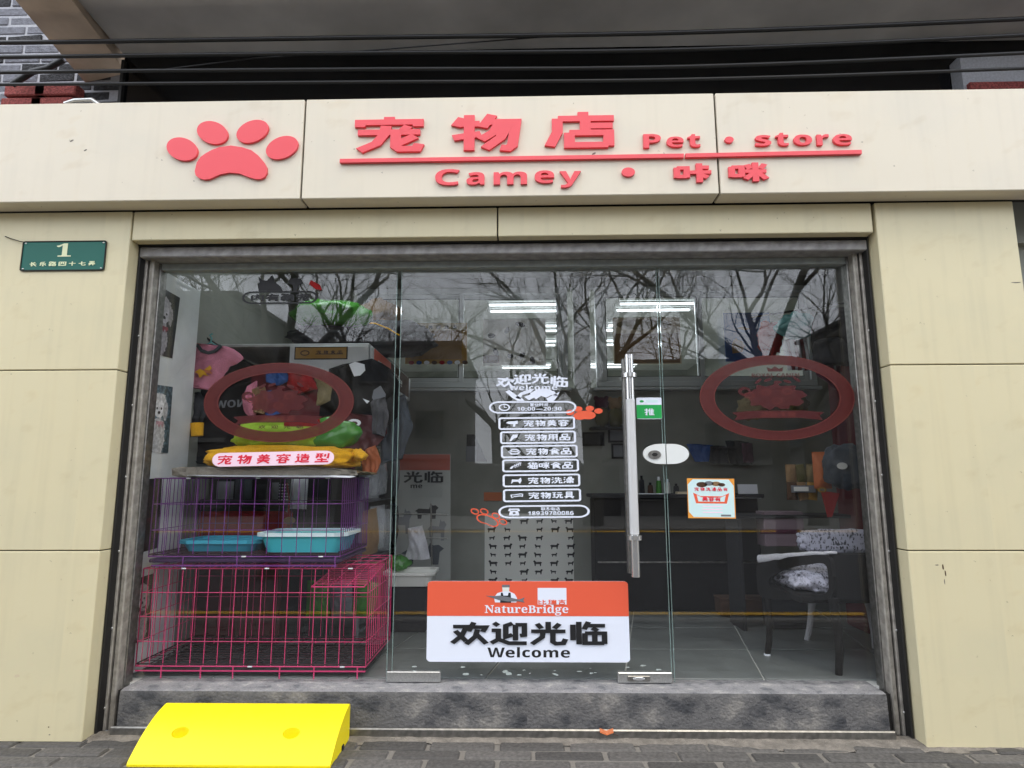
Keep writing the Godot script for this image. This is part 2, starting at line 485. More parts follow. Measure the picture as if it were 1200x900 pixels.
func camera_and_light() -> void:
	var cam := Camera3D.new()
	cam.name = "camera"
	cam.fov = cam_fov; cam.near = 0.05; cam.far = 400.0
	cam.transform = Transform3D(Basis.from_euler(Vector3(deg_to_rad(8.75), deg_to_rad(1.23), deg_to_rad(-0.14))), Vector3(0, 1.3, 3.4))
	add_child(cam)
	cam.current = true
	var sm := ProceduralSkyMaterial.new()
	sm.sky_top_color = Color(0.93, 0.955, 1.0); sm.sky_horizon_color = Color(0.80, 0.815, 0.84); sm.sky_curve = 0.3; sm.sky_energy_multiplier = 1.25
	sm.ground_bottom_color = Color(0.3, 0.3, 0.3); sm.ground_horizon_color = Color(0.6, 0.6, 0.6)
	sm.sun_angle_max = 1.0
	var sky := Sky.new(); sky.sky_material = sm
	var e := Environment.new()
	e.background_mode = Environment.BG_SKY; e.sky = sky
	e.tonemap_mode = Environment.TONE_MAPPER_LINEAR
	e.tonemap_exposure = 2.3
	e.sdfgi_enabled = true; e.ssao_enabled = true; e.ssil_enabled = true
	var we := WorldEnvironment.new(); we.name = "world_environment"; we.environment = e
	add_child(we)
	var sun := DirectionalLight3D.new(); sun.name = "overcast_sun"
	sun.light_energy = 0.22; sun.light_angular_distance = 25.0; sun.light_color = Color(1.0, 0.97, 0.92)
	sun.shadow_enabled = true
	sun.transform = Transform3D(Basis.looking_at(Vector3(-0.2, -1.0, -0.42).normalized()), Vector3(0, 10, 8))
	add_child(sun)

func materials() -> void:
	var fine := noise_tex(0.05, 0.86, 1.0, 3)
	var broad := noise_tex(0.008, 0.90, 1.0, 5)
	var bumpy := noise_tex(0.12, 0.0, 1.0, 9)
	grain(mat("beige_panel", Color(0.820, 0.779, 0.640), 0.42), weathered(11, 0.03, 0.03, 90), 0.42)
	grain(mat("beige_panel_fascia", Color(0.842, 0.806, 0.730), 0.42), weathered(19, 0.022, 0.03, 120), 0.36)
	mat("joint", Color(0.12, 0.11, 0.10), 0.9)
	mat("sign_red", Color(0.90, 0.30, 0.335), 0.45)
	grain(mat("steel", Color(0.62, 0.61, 0.59), 0.38, 0.85), noise_tex(0.03, 0.72, 1.0, 21), 1.5)
	grain(mat("rail_metal", Color(0.70, 0.675, 0.635), 0.45, 0.2), noise_tex(0.02, 0.68, 1.0, 22, 5), 1.6)
	grain(mat("head_metal", Color(0.66, 0.65, 0.645), 0.5, 0.1), noise_tex(0.02, 0.7, 1.0, 24, 5), 1.2)
	grain(mat("head_channel", Color(0.60, 0.625, 0.615), 0.55, 0.1), noise_tex(0.02, 0.85, 1.0, 25, 4), 1.2)
	grain(mat("rail_dark", Color(0.16, 0.155, 0.15), 0.6, 0.3), fine, 2.0)
	mat("satin", Color(0.80, 0.80, 0.80), 0.45, 0.25)
	mat("chrome", Color(0.86, 0.86, 0.86), 0.16, 0.9)
	grain(mat("brushed", Color(0.83, 0.83, 0.82), 0.32, 0.9), fine, 3.0)
	var conc := StandardMaterial3D.new()
	conc.albedo_texture = ImageTexture.create_from_image(stained("step", Color(0.375, 0.368, 0.365), Color(0.225, 0.228, 0.24), Color(0.50, 0.485, 0.465), 31, 0.009, 0.10))
	conc.uv1_triplanar = true; conc.uv1_world_triplanar = true; conc.uv1_scale = Vector3(0.62, 0.85, 0.8); conc.roughness = 0.8
	conc.heightmap_enabled = true; conc.heightmap_texture = bumpy; conc.heightmap_scale = 0.4
	M.concrete = conc
	var ledge := conc.duplicate()
	ledge.albedo_texture = ImageTexture.create_from_image(stained("ledge", Color(0.52, 0.515, 0.52), Color(0.38, 0.385, 0.40), Color(0.62, 0.61, 0.60), 37, 0.02))
	M.ledge = ledge
	grain(mat("soffit_concrete", Color(0.80, 0.785, 0.775), 0.9), noise_tex(0.006, 0.82, 1.0, 41, 5), 0.35)
	grain(mat("beam_plaster", Color(0.80, 0.72, 0.64), 0.85), noise_tex(0.01, 0.86, 1.0, 43, 5), 0.6)
	mat("dark_glass", Color(0.035, 0.04, 0.05), 0.12)
	mat("cable", Color(0.045, 0.045, 0.05), 0.45)
	# pavers
	for k in 4:
		var s: float = [0.36, 0.40, 0.33, 0.43][k]
		grain(mat("paver_%d" % k, Color(s, s * 0.965, s * 0.925), 0.85), noise_tex(0.06, 0.70, 1.0, 51 + k, 5), 1.2, bumpy, 0.3)
	grain(mat("paver_joint", Color(0.50, 0.48, 0.45), 0.95), fine, 3.0)
	grain(mat("mortar", Color(0.56, 0.53, 0.49), 0.95), noise_tex(0.02, 0.68, 1.0, 57, 5), 1.4, bumpy, 0.5)
	grain(mat("asphalt", Color(0.26, 0.26, 0.265), 0.85), noise_tex(0.15, 0.75, 1.0, 61, 3), 0.8, bumpy, 0.4)
	grain(mat("kerb", Color(0.5, 0.49, 0.47), 0.85), fine, 1.0)
	grain(mat("ground", Color(0.42, 0.41, 0.39), 0.9), broad, 0.1)
	mat("road_yellow", Color(0.85, 0.66, 0.12), 0.6)
	grain(mat("ramp_yellow", Color(0.97, 0.88, 0.03), 0.5), weathered(23, 0.02, 0.05, 500), 1.4)
	# room
	grain(mat("room_wall", Color(0.56, 0.565, 0.53), 0.85), broad, 0.5)
	grain(mat("white_board", Color(0.86, 0.87, 0.87), 0.45), broad, 0.8)
	grain(mat("ceiling", Color(0.72, 0.72, 0.70), 0.9), broad, 0.4)
	var fl := grain(mat("floor_tile", Color(0.47, 0.49, 0.485), 0.34), noise_tex(0.01, 0.86, 1.0, 71, 4), 0.7)
	mat("grout", Color(0.80, 0.80, 0.78), 0.8)
	mat("aluminium", Color(0.78, 0.80, 0.80), 0.35, 0.25)
	mat("gasket", Color(0.06, 0.06, 0.06), 0.7)
	var gl := mat("glass", Color(0.82, 0.9, 0.88, 0.0), 0.0); gl.transparency = BaseMaterial3D.TRANSPARENCY_ALPHA
	var gi := mat("room_glass", Color(0.82, 0.9, 0.88, 0.03), 0.0); gi.transparency = BaseMaterial3D.TRANSPARENCY_ALPHA
	var ge := mat("glass_edge", Color(0.60, 0.70, 0.68, 0.55), 0.1); ge.transparency = BaseMaterial3D.TRANSPARENCY_ALPHA
	var fr := mat("frosted_film", Color(0.80, 0.84, 0.82, 0.42), 0.5); fr.transparency = BaseMaterial3D.TRANSPARENCY_ALPHA
	# inks and plain colours (sRGB)
	for d in [["white", 0.90, 0.91, 0.93], ["decal_white", 0.88, 0.90, 0.95], ["black", 0.035, 0.035, 0.04], ["ink", 0.06, 0.06, 0.07], ["paper", 0.87, 0.87, 0.84],
			["dull_pink", 0.50, 0.43, 0.46], ["dull_paper", 0.58, 0.59, 0.57], ["dull_orange", 0.55, 0.22, 0.14], ["orange", 0.90, 0.36, 0.22], ["board_orange", 0.88, 0.35, 0.23], ["green_sticker", 0.02, 0.62, 0.28], ["plate_green", 0.03, 0.36, 0.31], ["plate_letter", 0.86, 0.88, 0.72],
			["pink_sticker", 0.96, 0.84, 0.90], ["red_ink", 0.85, 0.10, 0.22], ["gold", 0.62, 0.46, 0.16], ["cream", 0.80, 0.74, 0.62], ["dark_red", 0.28, 0.05, 0.06], ["leaf_orange", 0.70, 0.38, 0.20],
			["red", 0.62, 0.08, 0.09], ["blue", 0.12, 0.30, 0.56], ["qr_blue", 0.16, 0.42, 0.66], ["teal", 0.42, 0.66, 0.66], ["brown", 0.33, 0.23, 0.16], ["tan", 0.60, 0.48, 0.34],
			["grey", 0.42, 0.43, 0.45], ["dark_grey", 0.16, 0.165, 0.18], ["slate", 0.27, 0.30, 0.33], ["beige_sticker", 0.92, 0.87, 0.70], ["card_orange", 0.90, 0.60, 0.22], ["sky_card", 0.80, 0.90, 0.90],
			["lime", 0.62, 0.78, 0.22], ["yellow_cloth", 0.97, 0.72, 0.08], ["green_bag", 0.25, 0.50, 0.18], ["purple_wire", 0.44, 0.20, 0.50], ["pink_wire", 0.84, 0.24, 0.46],
			["tray_blue", 0.20, 0.62, 0.72], ["tray_cyan", 0.28, 0.78, 0.82], ["tray_white", 0.86, 0.94, 0.96], ["pink_cloth", 0.88, 0.55, 0.64], ["maroon", 0.36, 0.07, 0.10], ["fur_grey", 0.34, 0.34, 0.35],
			["fur_white", 0.82, 0.82, 0.84], ["plum", 0.32, 0.12, 0.22], ["olive", 0.38, 0.36, 0.20], ["khaki", 0.56, 0.50, 0.36]]:
		mat(d[0], Color(d[1], d[2], d[3]), 0.6)
	for k in ["pink_cloth", "yellow_cloth", "lime", "dark_grey", "slate", "maroon", "plum", "red", "olive", "khaki", "black", "fur_grey", "fur_white", "brown", "tan"]:
		var m: StandardMaterial3D = M[k]
		m.roughness = 0.95
		grain(m, noise_tex(0.05, 0.84, 1.0, 77, 4), 3.0, bumpy, 0.3)
		m.rim_enabled = true; m.rim = 0.4; m.rim_tint = 0.8
	for k in ["teal", "green_bag"]:
		M[k].roughness = 0.25
	M.purple_wire.roughness = 0.35; M.pink_wire.roughness = 0.35
	var fp := mat("film", Color(0.86, 0.88, 0.90, 0.30), 0.12); fp.transparency = BaseMaterial3D.TRANSPARENCY_ALPHA
	# translucent red vinyl of the two round ornaments
	var rv := mat("red_vinyl", Color(0.30, 0.055, 0.06, 0.70), 0.4); rv.transparency = BaseMaterial3D.TRANSPARENCY_ALPHA
	var rl := mat("red_vinyl_line", Color(0.47, 0.20, 0.17, 0.55), 0.4); rl.transparency = BaseMaterial3D.TRANSPARENCY_ALPHA
	var lamp := mat("tube_light", Color.WHITE, 0.4)
	lamp.emission_enabled = true; lamp.emission = Color(0.93, 0.98, 1.0); lamp.emission_energy_multiplier = 1.0
	grain(mat("mat_edge", Color(0.50, 0.48, 0.44), 0.9), fine, 3.0)
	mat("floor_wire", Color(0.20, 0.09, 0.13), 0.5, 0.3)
	mat("tray_purple", Color(0.20, 0.08, 0.25), 0.4)
	mat("lamp_white", Color(0.88, 0.89, 0.88), 0.4)
	grain(mat("bark", Color(0.40, 0.385, 0.35), 0.9), noise_tex(0.03, 0.6, 1.0, 83, 4), 0.8)
	for k in 3:
		grain(mat("render_%d" % k, [Color(0.40, 0.385, 0.37), Color(0.50, 0.49, 0.47), Color(0.33, 0.315, 0.305)][k], 0.9), noise_tex(0.01, 0.8, 1.0, 87 + k, 4), 0.15)
	mat("window_dark", Color(0.10, 0.11, 0.13), 0.1)
	grain(mat("brick_grey", Color(0.53, 0.54, 0.58), 0.85), noise_tex(0.03, 0.72, 1.0, 91, 5), 1.4, bumpy, 0.5)
	grain(mat("brick_sooty", Color(0.30, 0.305, 0.325), 0.9), noise_tex(0.04, 0.35, 1.0, 93, 5), 1.6, bumpy, 0.8)
	grain(mat("brick_mortar", Color(0.74, 0.75, 0.78), 0.95), fine, 2.0)
	grain(mat("brick_red", Color(0.72, 0.36, 0.34), 0.9), noise_tex(0.05, 0.55, 1.0, 95, 5), 1.8, bumpy, 0.8)
	# spotted fleece
	var sp := Image.create(256, 256, false, Image.FORMAT_RGB8)
	var fn := FastNoiseLite.new(); fn.seed = 5; fn.frequency = 0.055; fn.noise_type = FastNoiseLite.TYPE_CELLULAR; fn.cellular_jitter = 1.0
	var f2 := FastNoiseLite.new(); f2.seed = 8; f2.frequency = 0.02
	for y in 256:
		for x in 256:
			var d := fn.get_noise_2d(x * 1.6, y) + 0.35 * f2.get_noise_2d(x, y)
			sp.set_pixel(x, y, Color(0.13, 0.13, 0.15).lerp(Color(0.76, 0.76, 0.81), clampf((d + 0.80) * 6.0, 0.0, 1.0)))
	var fz := mat("spotted_fleece", Color.WHITE, 0.95)
	fz.albedo_texture = ImageTexture.create_from_image(sp); fz.uv1_triplanar = true; fz.uv1_world_triplanar = true; fz.uv1_scale = Vector3.ONE * 2.6

# ---------------------------------------------------------------- street
func street() -> void:
	var g := MB.new(); g.quad(Vector3(-200, -0.16, 200), Vector3(200, -0.16, 200), Vector3(200, -0.16, -200), Vector3(-200, -0.16, -200), Vector3.UP)
	struct("ground", g, M.ground)
	struct("road", box(Vector3(0, -0.10, 7.9), Vector3(120, 0.10, 10.7)), M.asphalt)
	for z in [2.92, 13.0]:
		var l := struct("road_marking", box(Vector3(0, -0.046, z), Vector3(110, 0.006, 0.12 if z < 5 else 0.40)), M.road_yellow)
	var kn := MB.new(); kn.box(Vector3(0, -0.08, 2.5), Vector3(110, 0.15, 0.14), 0.02)
	struct("kerb", kn, M.kerb)
	var kf := MB.new(); kf.box(Vector3(0, -0.05, 13.35), Vector3(110, 0.15, 0.18), 0.02)
	struct("kerb", kf, M.kerb)
	struct("far_pavement", box(Vector3(0, -0.05, 16.1), Vector3(110, 0.14, 5.3)), M.kerb)
	# near pavement: a bed of pale joint sand with dark pavers in it
	var pv := setting("pavement")
	obj("joint_sand", box(Vector3(0, -0.054, 1.2), Vector3(40, 0.10, 2.44)), M.paver_joint, pv)
	var shapes := []
	for k in 3:
		var b := MB.new(); b.box(Vector3(0, -0.02, 0), Vector3([0.325, 0.318, 0.33][k], 0.05, [0.088, 0.085, 0.09][k]), 0.008)
		shapes.append(b.mesh())
	var rest := MB.new()
	var row := 0
	var z := 0.105
	while z < 2.38:
		var x := -6.5 + (0.17 if row % 2 else 0.0) + rng.randf() * 0.03
		while x < 6.5:
			var lift := rng.randf_range(-0.003, 0.003)
			if z < 0.6 and absf(x) < 3.4:
				var o := obj("paver", shapes[rng.randi() % 3], M["paver_%d" % (rng.randi() % 4)], pv)
				o.position = Vector3(x + rng.randf_range(-0.006, 0.006), lift, z + rng.randf_range(-0.003, 0.003))
				o.rotation.y = rng.randf_range(-0.012, 0.012)
			else:
				rest.box(Vector3(x, -0.02 + lift, z), Vector3(0.325, 0.05, 0.088))
			x += 0.343
		z += 0.1
		row += 1
	var rs := obj("pavers_beyond", rest, M.paver_0, pv)
	rs.set_meta("kind", "stuff")
	# rough mortar bedding along the foot of the facade
	var fn := FastNoiseLite.new(); fn.seed = 12; fn.frequency = 1.4; fn.fractal_octaves = 4
	var rows := []
	for i in 6:
		var r := []
		for j in 161:
			var xx := lerpf(-3.6, 3.6, j / 160.0)
			var wide := 0.085 + 0.035 * fn.get_noise_2d(xx * 3.0, 0.0) + (0.06 if xx > 0.9 else 0.0) * clampf((xx - 0.9) * 3.0, 0, 1)
			var zz := lerpf(-0.02, wide, i / 5.0)
			r.append(Vector3(xx, lerpf(0.014, 0.0, (i / 5.0) ** 3.0) + 0.006 * fn.get_noise_2d(xx * 9.0, zz * 30.0), zz))
		rows.append(r)
	var mb := MB.new(); mb.grid(rows, true)
	obj("mortar_bed", mb, M.mortar, pv)

# ---------------------------------------------------------------- facade
func panel(parent: Node, x0: float, x1: float, y0: float, y1: float, z0: float, z1: float, m: Material, called := "panel") -> void:
	obj(called, box(Vector3((x0 + x1) / 2, (y0 + y1) / 2, (z0 + z1) / 2), Vector3(x1 - x0, y1 - y0, z1 - z0), 0.004), m, parent)

func facade() -> void:
	var lp := thing("clad_pillar", "beige panelled pillar carrying the green number plate", "pillar", "beige facade pillars")
	var rp := thing("clad_pillar", "beige panelled pillar behind the black chair side of the window", "pillar", "beige facade pillars")
	rp.set_meta("label", "plain beige panelled pillar without a plate, beside the spotted chair")
	for d in [[lp, -3.6, -2.232], [rp, 1.945, 2.70]]:
		var ys := [0.0, 0.937, 1.900, 2.818]
		for k in 3:
			panel(d[0], d[1], d[2], ys[k] + (0.002 if k else 0.004), ys[k + 1] - 0.003, -0.135, 0.10, M.beige_panel)
		obj("backing", box(Vector3((d[1] + d[2]) / 2, 1.41, -0.02), Vector3(d[2] - d[1] - 0.02, 2.8, 0.22)), M.joint, d[0])
	# marks on the pillars: a scraped smear on one, a pale rubbed patch and old holes on the other
	for q in [[Vector2(2.1117, 0.8589), 0.006, 0.018, rp, "brown"], [Vector2(2.1209, 0.8254), 0.004, 0.022, rp, "brown"], [Vector2(2.1122, 0.7838), 0.003, 0.016, rp, "mortar"], [Vector2(2.0828, 0.8672), 0.012, 0.003, rp, "mortar"],
			[Vector2(-2.4069, 0.0753), 0.005, 0.004, lp, "brown"], [Vector2(-2.3985, 0.0393), 0.006, 0.003, lp, "mortar"], [Vector2(-2.5978, 0.3175), 0.02, 0.009, lp, "cream"], [Vector2(2.6574, 2.3486), 0.03, 0.004, rp, "mortar"]]:
		var o := []
		for k in 11:
			o.append(q[0] + Vector2(cos(TAU * k / 11) * q[1], sin(TAU * k / 11) * q[2]) * rng.randf_range(0.55, 1.0))
		obj("mark", plate(o, 0.1002, 0.0005), M[q[4]], q[3])
	var li := thing("lintel_cladding", "beige panel strip above the shop window, under the fascia", "cladding")
	panel(li, -2.225, -0.1499 - 0.004, 2.645, 2.816, 0.0, 0.094, M.beige_panel)
	panel(li, -0.1499 + 0.004, 1.928, 2.645, 2.816, 0.0, 0.094, M.beige_panel)
	obj("backing", box(Vector3(-0.15, 2.735, 0.03), Vector3(4.1, 0.16, 0.1)), M.joint, li)
	# neighbour's dark recess past the right pillar
	struct("wall_neighbour", box(Vector3(3.4, 1.5, -0.3), Vector3(1.3, 3.6, 0.2)), M.brick_red)
	struct("wall_neighbour", box(Vector3(-4.4, 1.5, -0.2), Vector3(1.55, 3.6, 0.2)), M.brick_red)
	# step, ledge and metal toe strip
	var sp := thing("door_step", "stained grey concrete step under the glass front", "step")
	var fn := FastNoiseLite.new(); fn.seed = 3; fn.frequency = 2.0; fn.fractal_octaves = 4
	var rows := []
	for i in 7:
		var r := []
		for j in 121:
			var xx := lerpf(-2.122, 1.8272, j / 120.0)
			var p: Vector2 = [Vector2(0.006, 0.0), Vector2(0.004, 0.06), Vector2(0.002, 0.12), Vector2(0.0, 0.195), Vector2(-0.006, 0.215), Vector2(-0.03, 0.2205), Vector2(-0.2, 0.222)][i]
			var w := fn.get_noise_2d(xx * 2.0, i * 0.7) * 0.004
			r.append(Vector3(xx, p.y + (w * 0.4 if i > 3 else 0.0), p.x + (w if i < 5 else 0.0)))
		rows.append(r)
	var a := MB.new(); a.grid(rows.slice(0, 5))
	obj("riser", a, M.concrete, sp)
	var b := MB.new(); b.grid(rows.slice(4, 7))
	obj("tread", b, M.ledge, sp)
	obj("core", box(Vector3(-0.15, 0.1, -0.17), Vector3(4.06, 0.2, 0.22)), M.joint, sp)
	var tm := MB.new(); tm.box(Vector3(-0.15, 0.028, 0.018), Vector3(1.8476 - -2.1404, 0.046, 0.022), 0.006)
	tag(obj("toe_strip", tm, M.steel), "dull metal strip along the foot of the concrete step", "strip")
	# shutter guide rails and head box
	for s in [0, 1]:
		var r := thing("shutter_rail", ["worn metal shutter guide rail beside the dog photographs", "worn metal shutter guide rail beside the spotted chair"][s], "rail", "shutter guide rails")
		var x0: float = [-2.232, 1.940][s]
		var sg: float = [1.0, -1.0][s]
		obj("channel", box(Vector3(x0 + sg * 0.008, 1.325, -0.02), Vector3(0.012, 2.64, 0.07), 0.002), M.rail_dark, r)
		obj("guide", box(Vector3(x0 + sg * 0.019, 1.325, -0.052), Vector3(0.016, 2.64, 0.035), 0.004), M.rail_metal, r)
		obj("groove", box(Vector3(x0 + sg * 0.0315, 1.325, -0.075), Vector3(0.012, 2.64, 0.04)), M.rail_dark, r)
		obj("guide", box(Vector3(x0 + sg * 0.049, 1.325, -0.07), Vector3(0.028, 2.64, 0.06), 0.006), M.rail_metal, r)
		obj("liner", box(Vector3(x0 + sg * 0.066, 1.40, -0.13), Vector3(0.014, 2.42, 0.07), 0.003), M.steel, r)
		for k in 6:
			var q := MB.new(); q.blob(Vector3(x0 + sg * 0.016, 0.12 + k * 0.40, -0.0325), Vector3(0.006, 0.007, 0.005), 0, 1, 1, 10)
			obj("rivet", q, M.brushed, r)
	var hb := thing("shutter_box", "grey metal shutter head running above the glass panes", "shutter")
	obj("cover", box(Vector3(-0.146, 2.605, -0.055), Vector3(4.16, 0.062, 0.14), 0.006), M.head_metal, hb)
	obj("slot", box(Vector3(-0.146, 2.642, -0.04), Vector3(4.16, 0.010, 0.14)), M.gasket, hb)
	obj("glass_channel", box(Vector3(-0.146, (2.5333 + 2.574) / 2, -0.125), Vector3(4.02, 2.574 - 2.5333, 0.06), 0.003), M.head_channel, hb)
	# number plate
	var np := thing("number_plate", "green enamel number plate with a large pale 1", "plate")
	var pts := [Vector2(-2.8189, 2.4706), Vector2(-2.3748, 2.4662), Vector2(-2.3722, 2.637), Vector2(-2.824, 2.637)]
	var pc: Vector2 = (pts[0] + pts[1] + pts[2] + pts[3]) / 4.0
	var pw: float = 0.478; var ph: float = 0.172
	obj("sheet", plate(scaled_rounded(pc, pw, ph, 0.014, 0.008), 0.102, 0.004), M.plate_green, np)
	obj("border", hoop(scaled_rounded(pc, pw + 0.004, ph + 0.004, 0.016, 0.010), scaled_rounded(pc, pw - 0.008, ph - 0.008, 0.012, 0.007), 0.1035, 0.005), M.joint, np)
	lettering(np, "1", Vector3(pc.x + 0.0, pc.y + 0.034, 0.1065), Vector2(0.085, 0.078), 0.001, M.plate_letter, "number", "Droid Serif")
	write(np, "长乐路四十七弄", Vector3(pc.x - 0.168, pc.y - 0.048, 0.1065), Vector3(pc.x + 0.168, pc.y - 0.046, 0.1065), Vector2(0.042, 0.026), 15.0, 0.001, M.plate_letter)
	for sx in [-1, 1]:
		for sy in [-1, 1]:
			var q := MB.new(); q.blob(Vector3(pc.x + sx * (pw / 2 - 0.016), pc.y + sy * (ph / 2 - 0.011), 0.107), Vector3(0.006, 0.005, 0.004), 0, 1, 1, 10)
			obj("screw", q, M.brushed, np)
	var wr := MB.new(); wr.tube([Vector3(-2.9473, 2.6719, 0.105), Vector3(-2.8997, 2.6533, 0.112), Vector3(-2.8504, 2.6384, 0.11), Vector3(-2.8237, 2.6346, 0.106)], 0.0025, 5)
	tag(obj("wire_end", wr, M.rail_dark), "loose thin wire sticking out beside the green number plate", "wire")

func upper_storey() -> void:
	# the building above: soffit of the overhanging floor, plaster beam, brick pier, dark window band behind the fascia
	var ys := 4.25
	var sl := MB.new()
	sl.prism(poly([Vector2(-2.80, -0.5), Vector2(7.0, -0.5), Vector2(7.0, 0.36), Vector2(-2.74, 0.36)]), ys, ys + 0.3)
	var o := struct("overhang_slab", laid_flat(sl), M.soffit_concrete)
	var bm := MB.new()
	bm.prism(poly([Vector2(-3.23, -0.72), Vector2(-2.855, -0.62), Vector2(-2.71, 0.36), Vector2(-3.05, 0.36)]), ys - 0.05, ys + 0.3)
	struct("overhang_beam", laid_flat(bm), M.beam_plaster)
	obj("upper_wall", box(Vector3(0, 7.0, -0.9), Vector3(16, 5.2, 0.3)), M.beam_plaster).set_meta("kind", "structure")
	struct("upper_wall", box(Vector3(2.0, 5.2, 0.26), Vector3(9.4, 1.3, 0.2)), M.beam_plaster)
	var db := thing("window_band", "dark window band behind the cables above the shop sign", "window")
	obj("pane", box(Vector3(0.9, 3.9, -0.52), Vector3(7.4, 1.0, 0.03)), M.dark_glass, db)
	obj("jamb", box(Vector3(-2.79, 3.80, -0.50), Vector3(0.02, 0.8, 0.05)), M.rail_dark, db)
	# red brick patch at the right end of the band
	var rb := thing("red_brick_pier", "dim red brick pier at the end of the dark window band", "brickwork")
	for r in 5:
		for c in 2:
			obj("brick", box(Vector3(3.10 + c * 0.40, 3.46 + r * 0.09, -0.42), Vector3(0.38, 0.08, 0.1), 0.006), M.brick_red, rb)
	obj("mortar", box(Vector3(3.30, 3.72, -0.45), Vector3(0.82, 0.7, 0.1)), M.brick_mortar, rb)
	# grey brick wall at the left
	var bw := thing("brick_wall", "grey brick wall with pale mortar and sooty patches beside the beam", "wall")
	obj("mortar", box(Vector3(-3.95, 4.3, -0.768), Vector3(2.4, 2.4, 0.1)), M.brick_mortar, bw)
	var shape := MB.new(); shape.box(Vector3.ZERO, Vector3(0.262, 0.064, 0.06), 0.006)
	var sm := shape.mesh()
	for r in 20:
		for c in 6:
			var x := -4.55 + c * 0.276 + (0.138 if r % 2 else 0.0)
			var y := 3.62 + r * 0.078
			var sooty := x > -3.50 - 0.25 * sin(r * 1.7) and r < 13
			var q := obj("brick", sm, M.brick_sooty if sooty or rng.randf() < 0.06 else M.brick_grey, bw)
			q.position = Vector3(x, y, -0.742 + (rng.randf_range(-0.008, 0.006) if sooty else rng.randf_range(-0.005, 0.004)))
			if sooty: q.rotation = Vector3(rng.randf_range(-0.05, 0.05), rng.randf_range(-0.04, 0.04), rng.randf_range(-0.05, 0.05))
	for k in 2:
		var q := obj("brick", box(Vector3(lerpf(-3.5848, -3.364, k) , 4.0816, -0.66), Vector3(0.30, 0.095, 0.1), 0.008), M.brick_red, bw)
		var q2 := obj("brick", box(Vector3(lerpf(-3.5848, -3.364, k) - 0.02, 3.9805, -0.665), Vector3(0.30, 0.08, 0.1), 0.008), M.brick_red, bw)
	var pole := MB.new(); pole.tube([Vector3(-3.6241, 4.0761, -0.55), Vector3(-3.4878, 4.1731, -0.55), Vector3(-3.3797, 4.1978, -0.55), Vector3(-3.2759, 4.2626, -0.55)], 0.022, 8)
	tag(obj("cable_bundle", pole, M.cable), "thick black cable bundle crossing the sooty grey bricks", "cable")
	var cp := MB.new(); cp.tube([Vector3(-2.736, 3.5206, 0.05), Vector3(-2.6762, 3.5417, 0.05), Vector3(-2.5733, 3.5455, 0.05), Vector3(-2.5234, 3.5115, 0.05)], 0.014, 8)
	tag(obj("conduit", cp, M.brushed), "short pale conduit bend behind the top edge of the fascia", "conduit")
	# cables across the front
	var runs := [
		[Vector3(-3.8532, 3.9644, 0.02), Vector3(-3.2102, 3.9578, 0.02), Vector3(-2.4137, 3.9541, 0.02), Vector3(-0.9983, 3.9497, 0.02), Vector3(0.9554, 3.9457, 0.02), Vector3(2.9721, 3.9959, 0.02), Vector3(3.97, 4.0431, 0.02)],
		[Vector3(-3.8269, 3.8581, 0.03), Vector3(-3.1884, 3.852, 0.03), Vector3(-2.3975, 3.8487, 0.03), Vector3(-0.9918, 3.8395, 0.03), Vector3(0.9476, 3.8255, 0.03), Vector3(2.95, 3.8819, 0.03), Vector3(3.9407, 3.9291, 0.03)],
		[Vector3(-3.8, 3.7476, 0.04), Vector3(-3.1661, 3.7419, 0.04), Vector3(-2.3809, 3.7391, 0.04), Vector3(-0.9851, 3.7251, 0.04), Vector3(0.9399, 3.707, 0.04), Vector3(2.9267, 3.7585, 0.04), Vector3(3.9099, 3.8058, 0.04)],
		[Vector3(-3.7767, 3.661, 0.05), Vector3(-3.1468, 3.6557, 0.05), Vector3(-2.366, 3.6477, 0.05), Vector3(-0.9792, 3.6345, 0.05), Vector3(0.9335, 3.6174, 0.05), Vector3(2.9057, 3.6531, 0.05), Vector3(3.8802, 3.6896, 0.05)]]
	var words := ["topmost", "second highest", "second lowest", "lowest"]
	for k in 4:
		var pp: Array = runs[k]
		var t := MB.new()
		var c := Curve3D.new()
		for i in pp.size():
			var tn: Vector3 = (pp[min(i + 1, pp.size() - 1)] - pp[max(i - 1, 0)]) / 6.0
			c.add_point(pp[i], -tn, tn)
		c.bake_interval = 0.15
		t.tube(Array(c.get_baked_points()), [0.0135, 0.012, 0.011, 0.0095][k], 8)
		tag(obj("overhead_cable", t, M.cable), words[k] + " of the four black cables strung above the shop sign", "cable", "cables above the shop sign")
	var tw := MB.new(); tw.tube([Vector3(-2.3032, 3.7605, 0), Vector3(-1.6264, 3.8395, 0), Vector3(-1.001, 3.8735, 0), Vector3(0.1388, 3.9489, 0)], 0.004, 6)
	tag(obj("thin_cable", tw, M.cable), "thin black cable slanting between the overhead cables", "cable")

func laid_flat(mb: MB) -> MB:
	# turns a prism drawn in plan (x, depth) with height along its axis into place
	var o := MB.new()
	for i in range(0, mb.v.size(), 3):
		var p := []
		var q := []
		for k in 3:
			var a := mb.v[i + k]; var n := mb.n[i + k]
			p.append(Vector3(a.x, a.z, a.y)); q.append(Vector3(n.x, n.z, n.y))
		o.tri(p[0], p[1], p[2], q[0], q[1], q[2])
	return o

func wall_box(called: String, c: Vector3, s: Vector3, m: Material) -> MeshInstance3D:
	return struct(called, box(c, s), m)

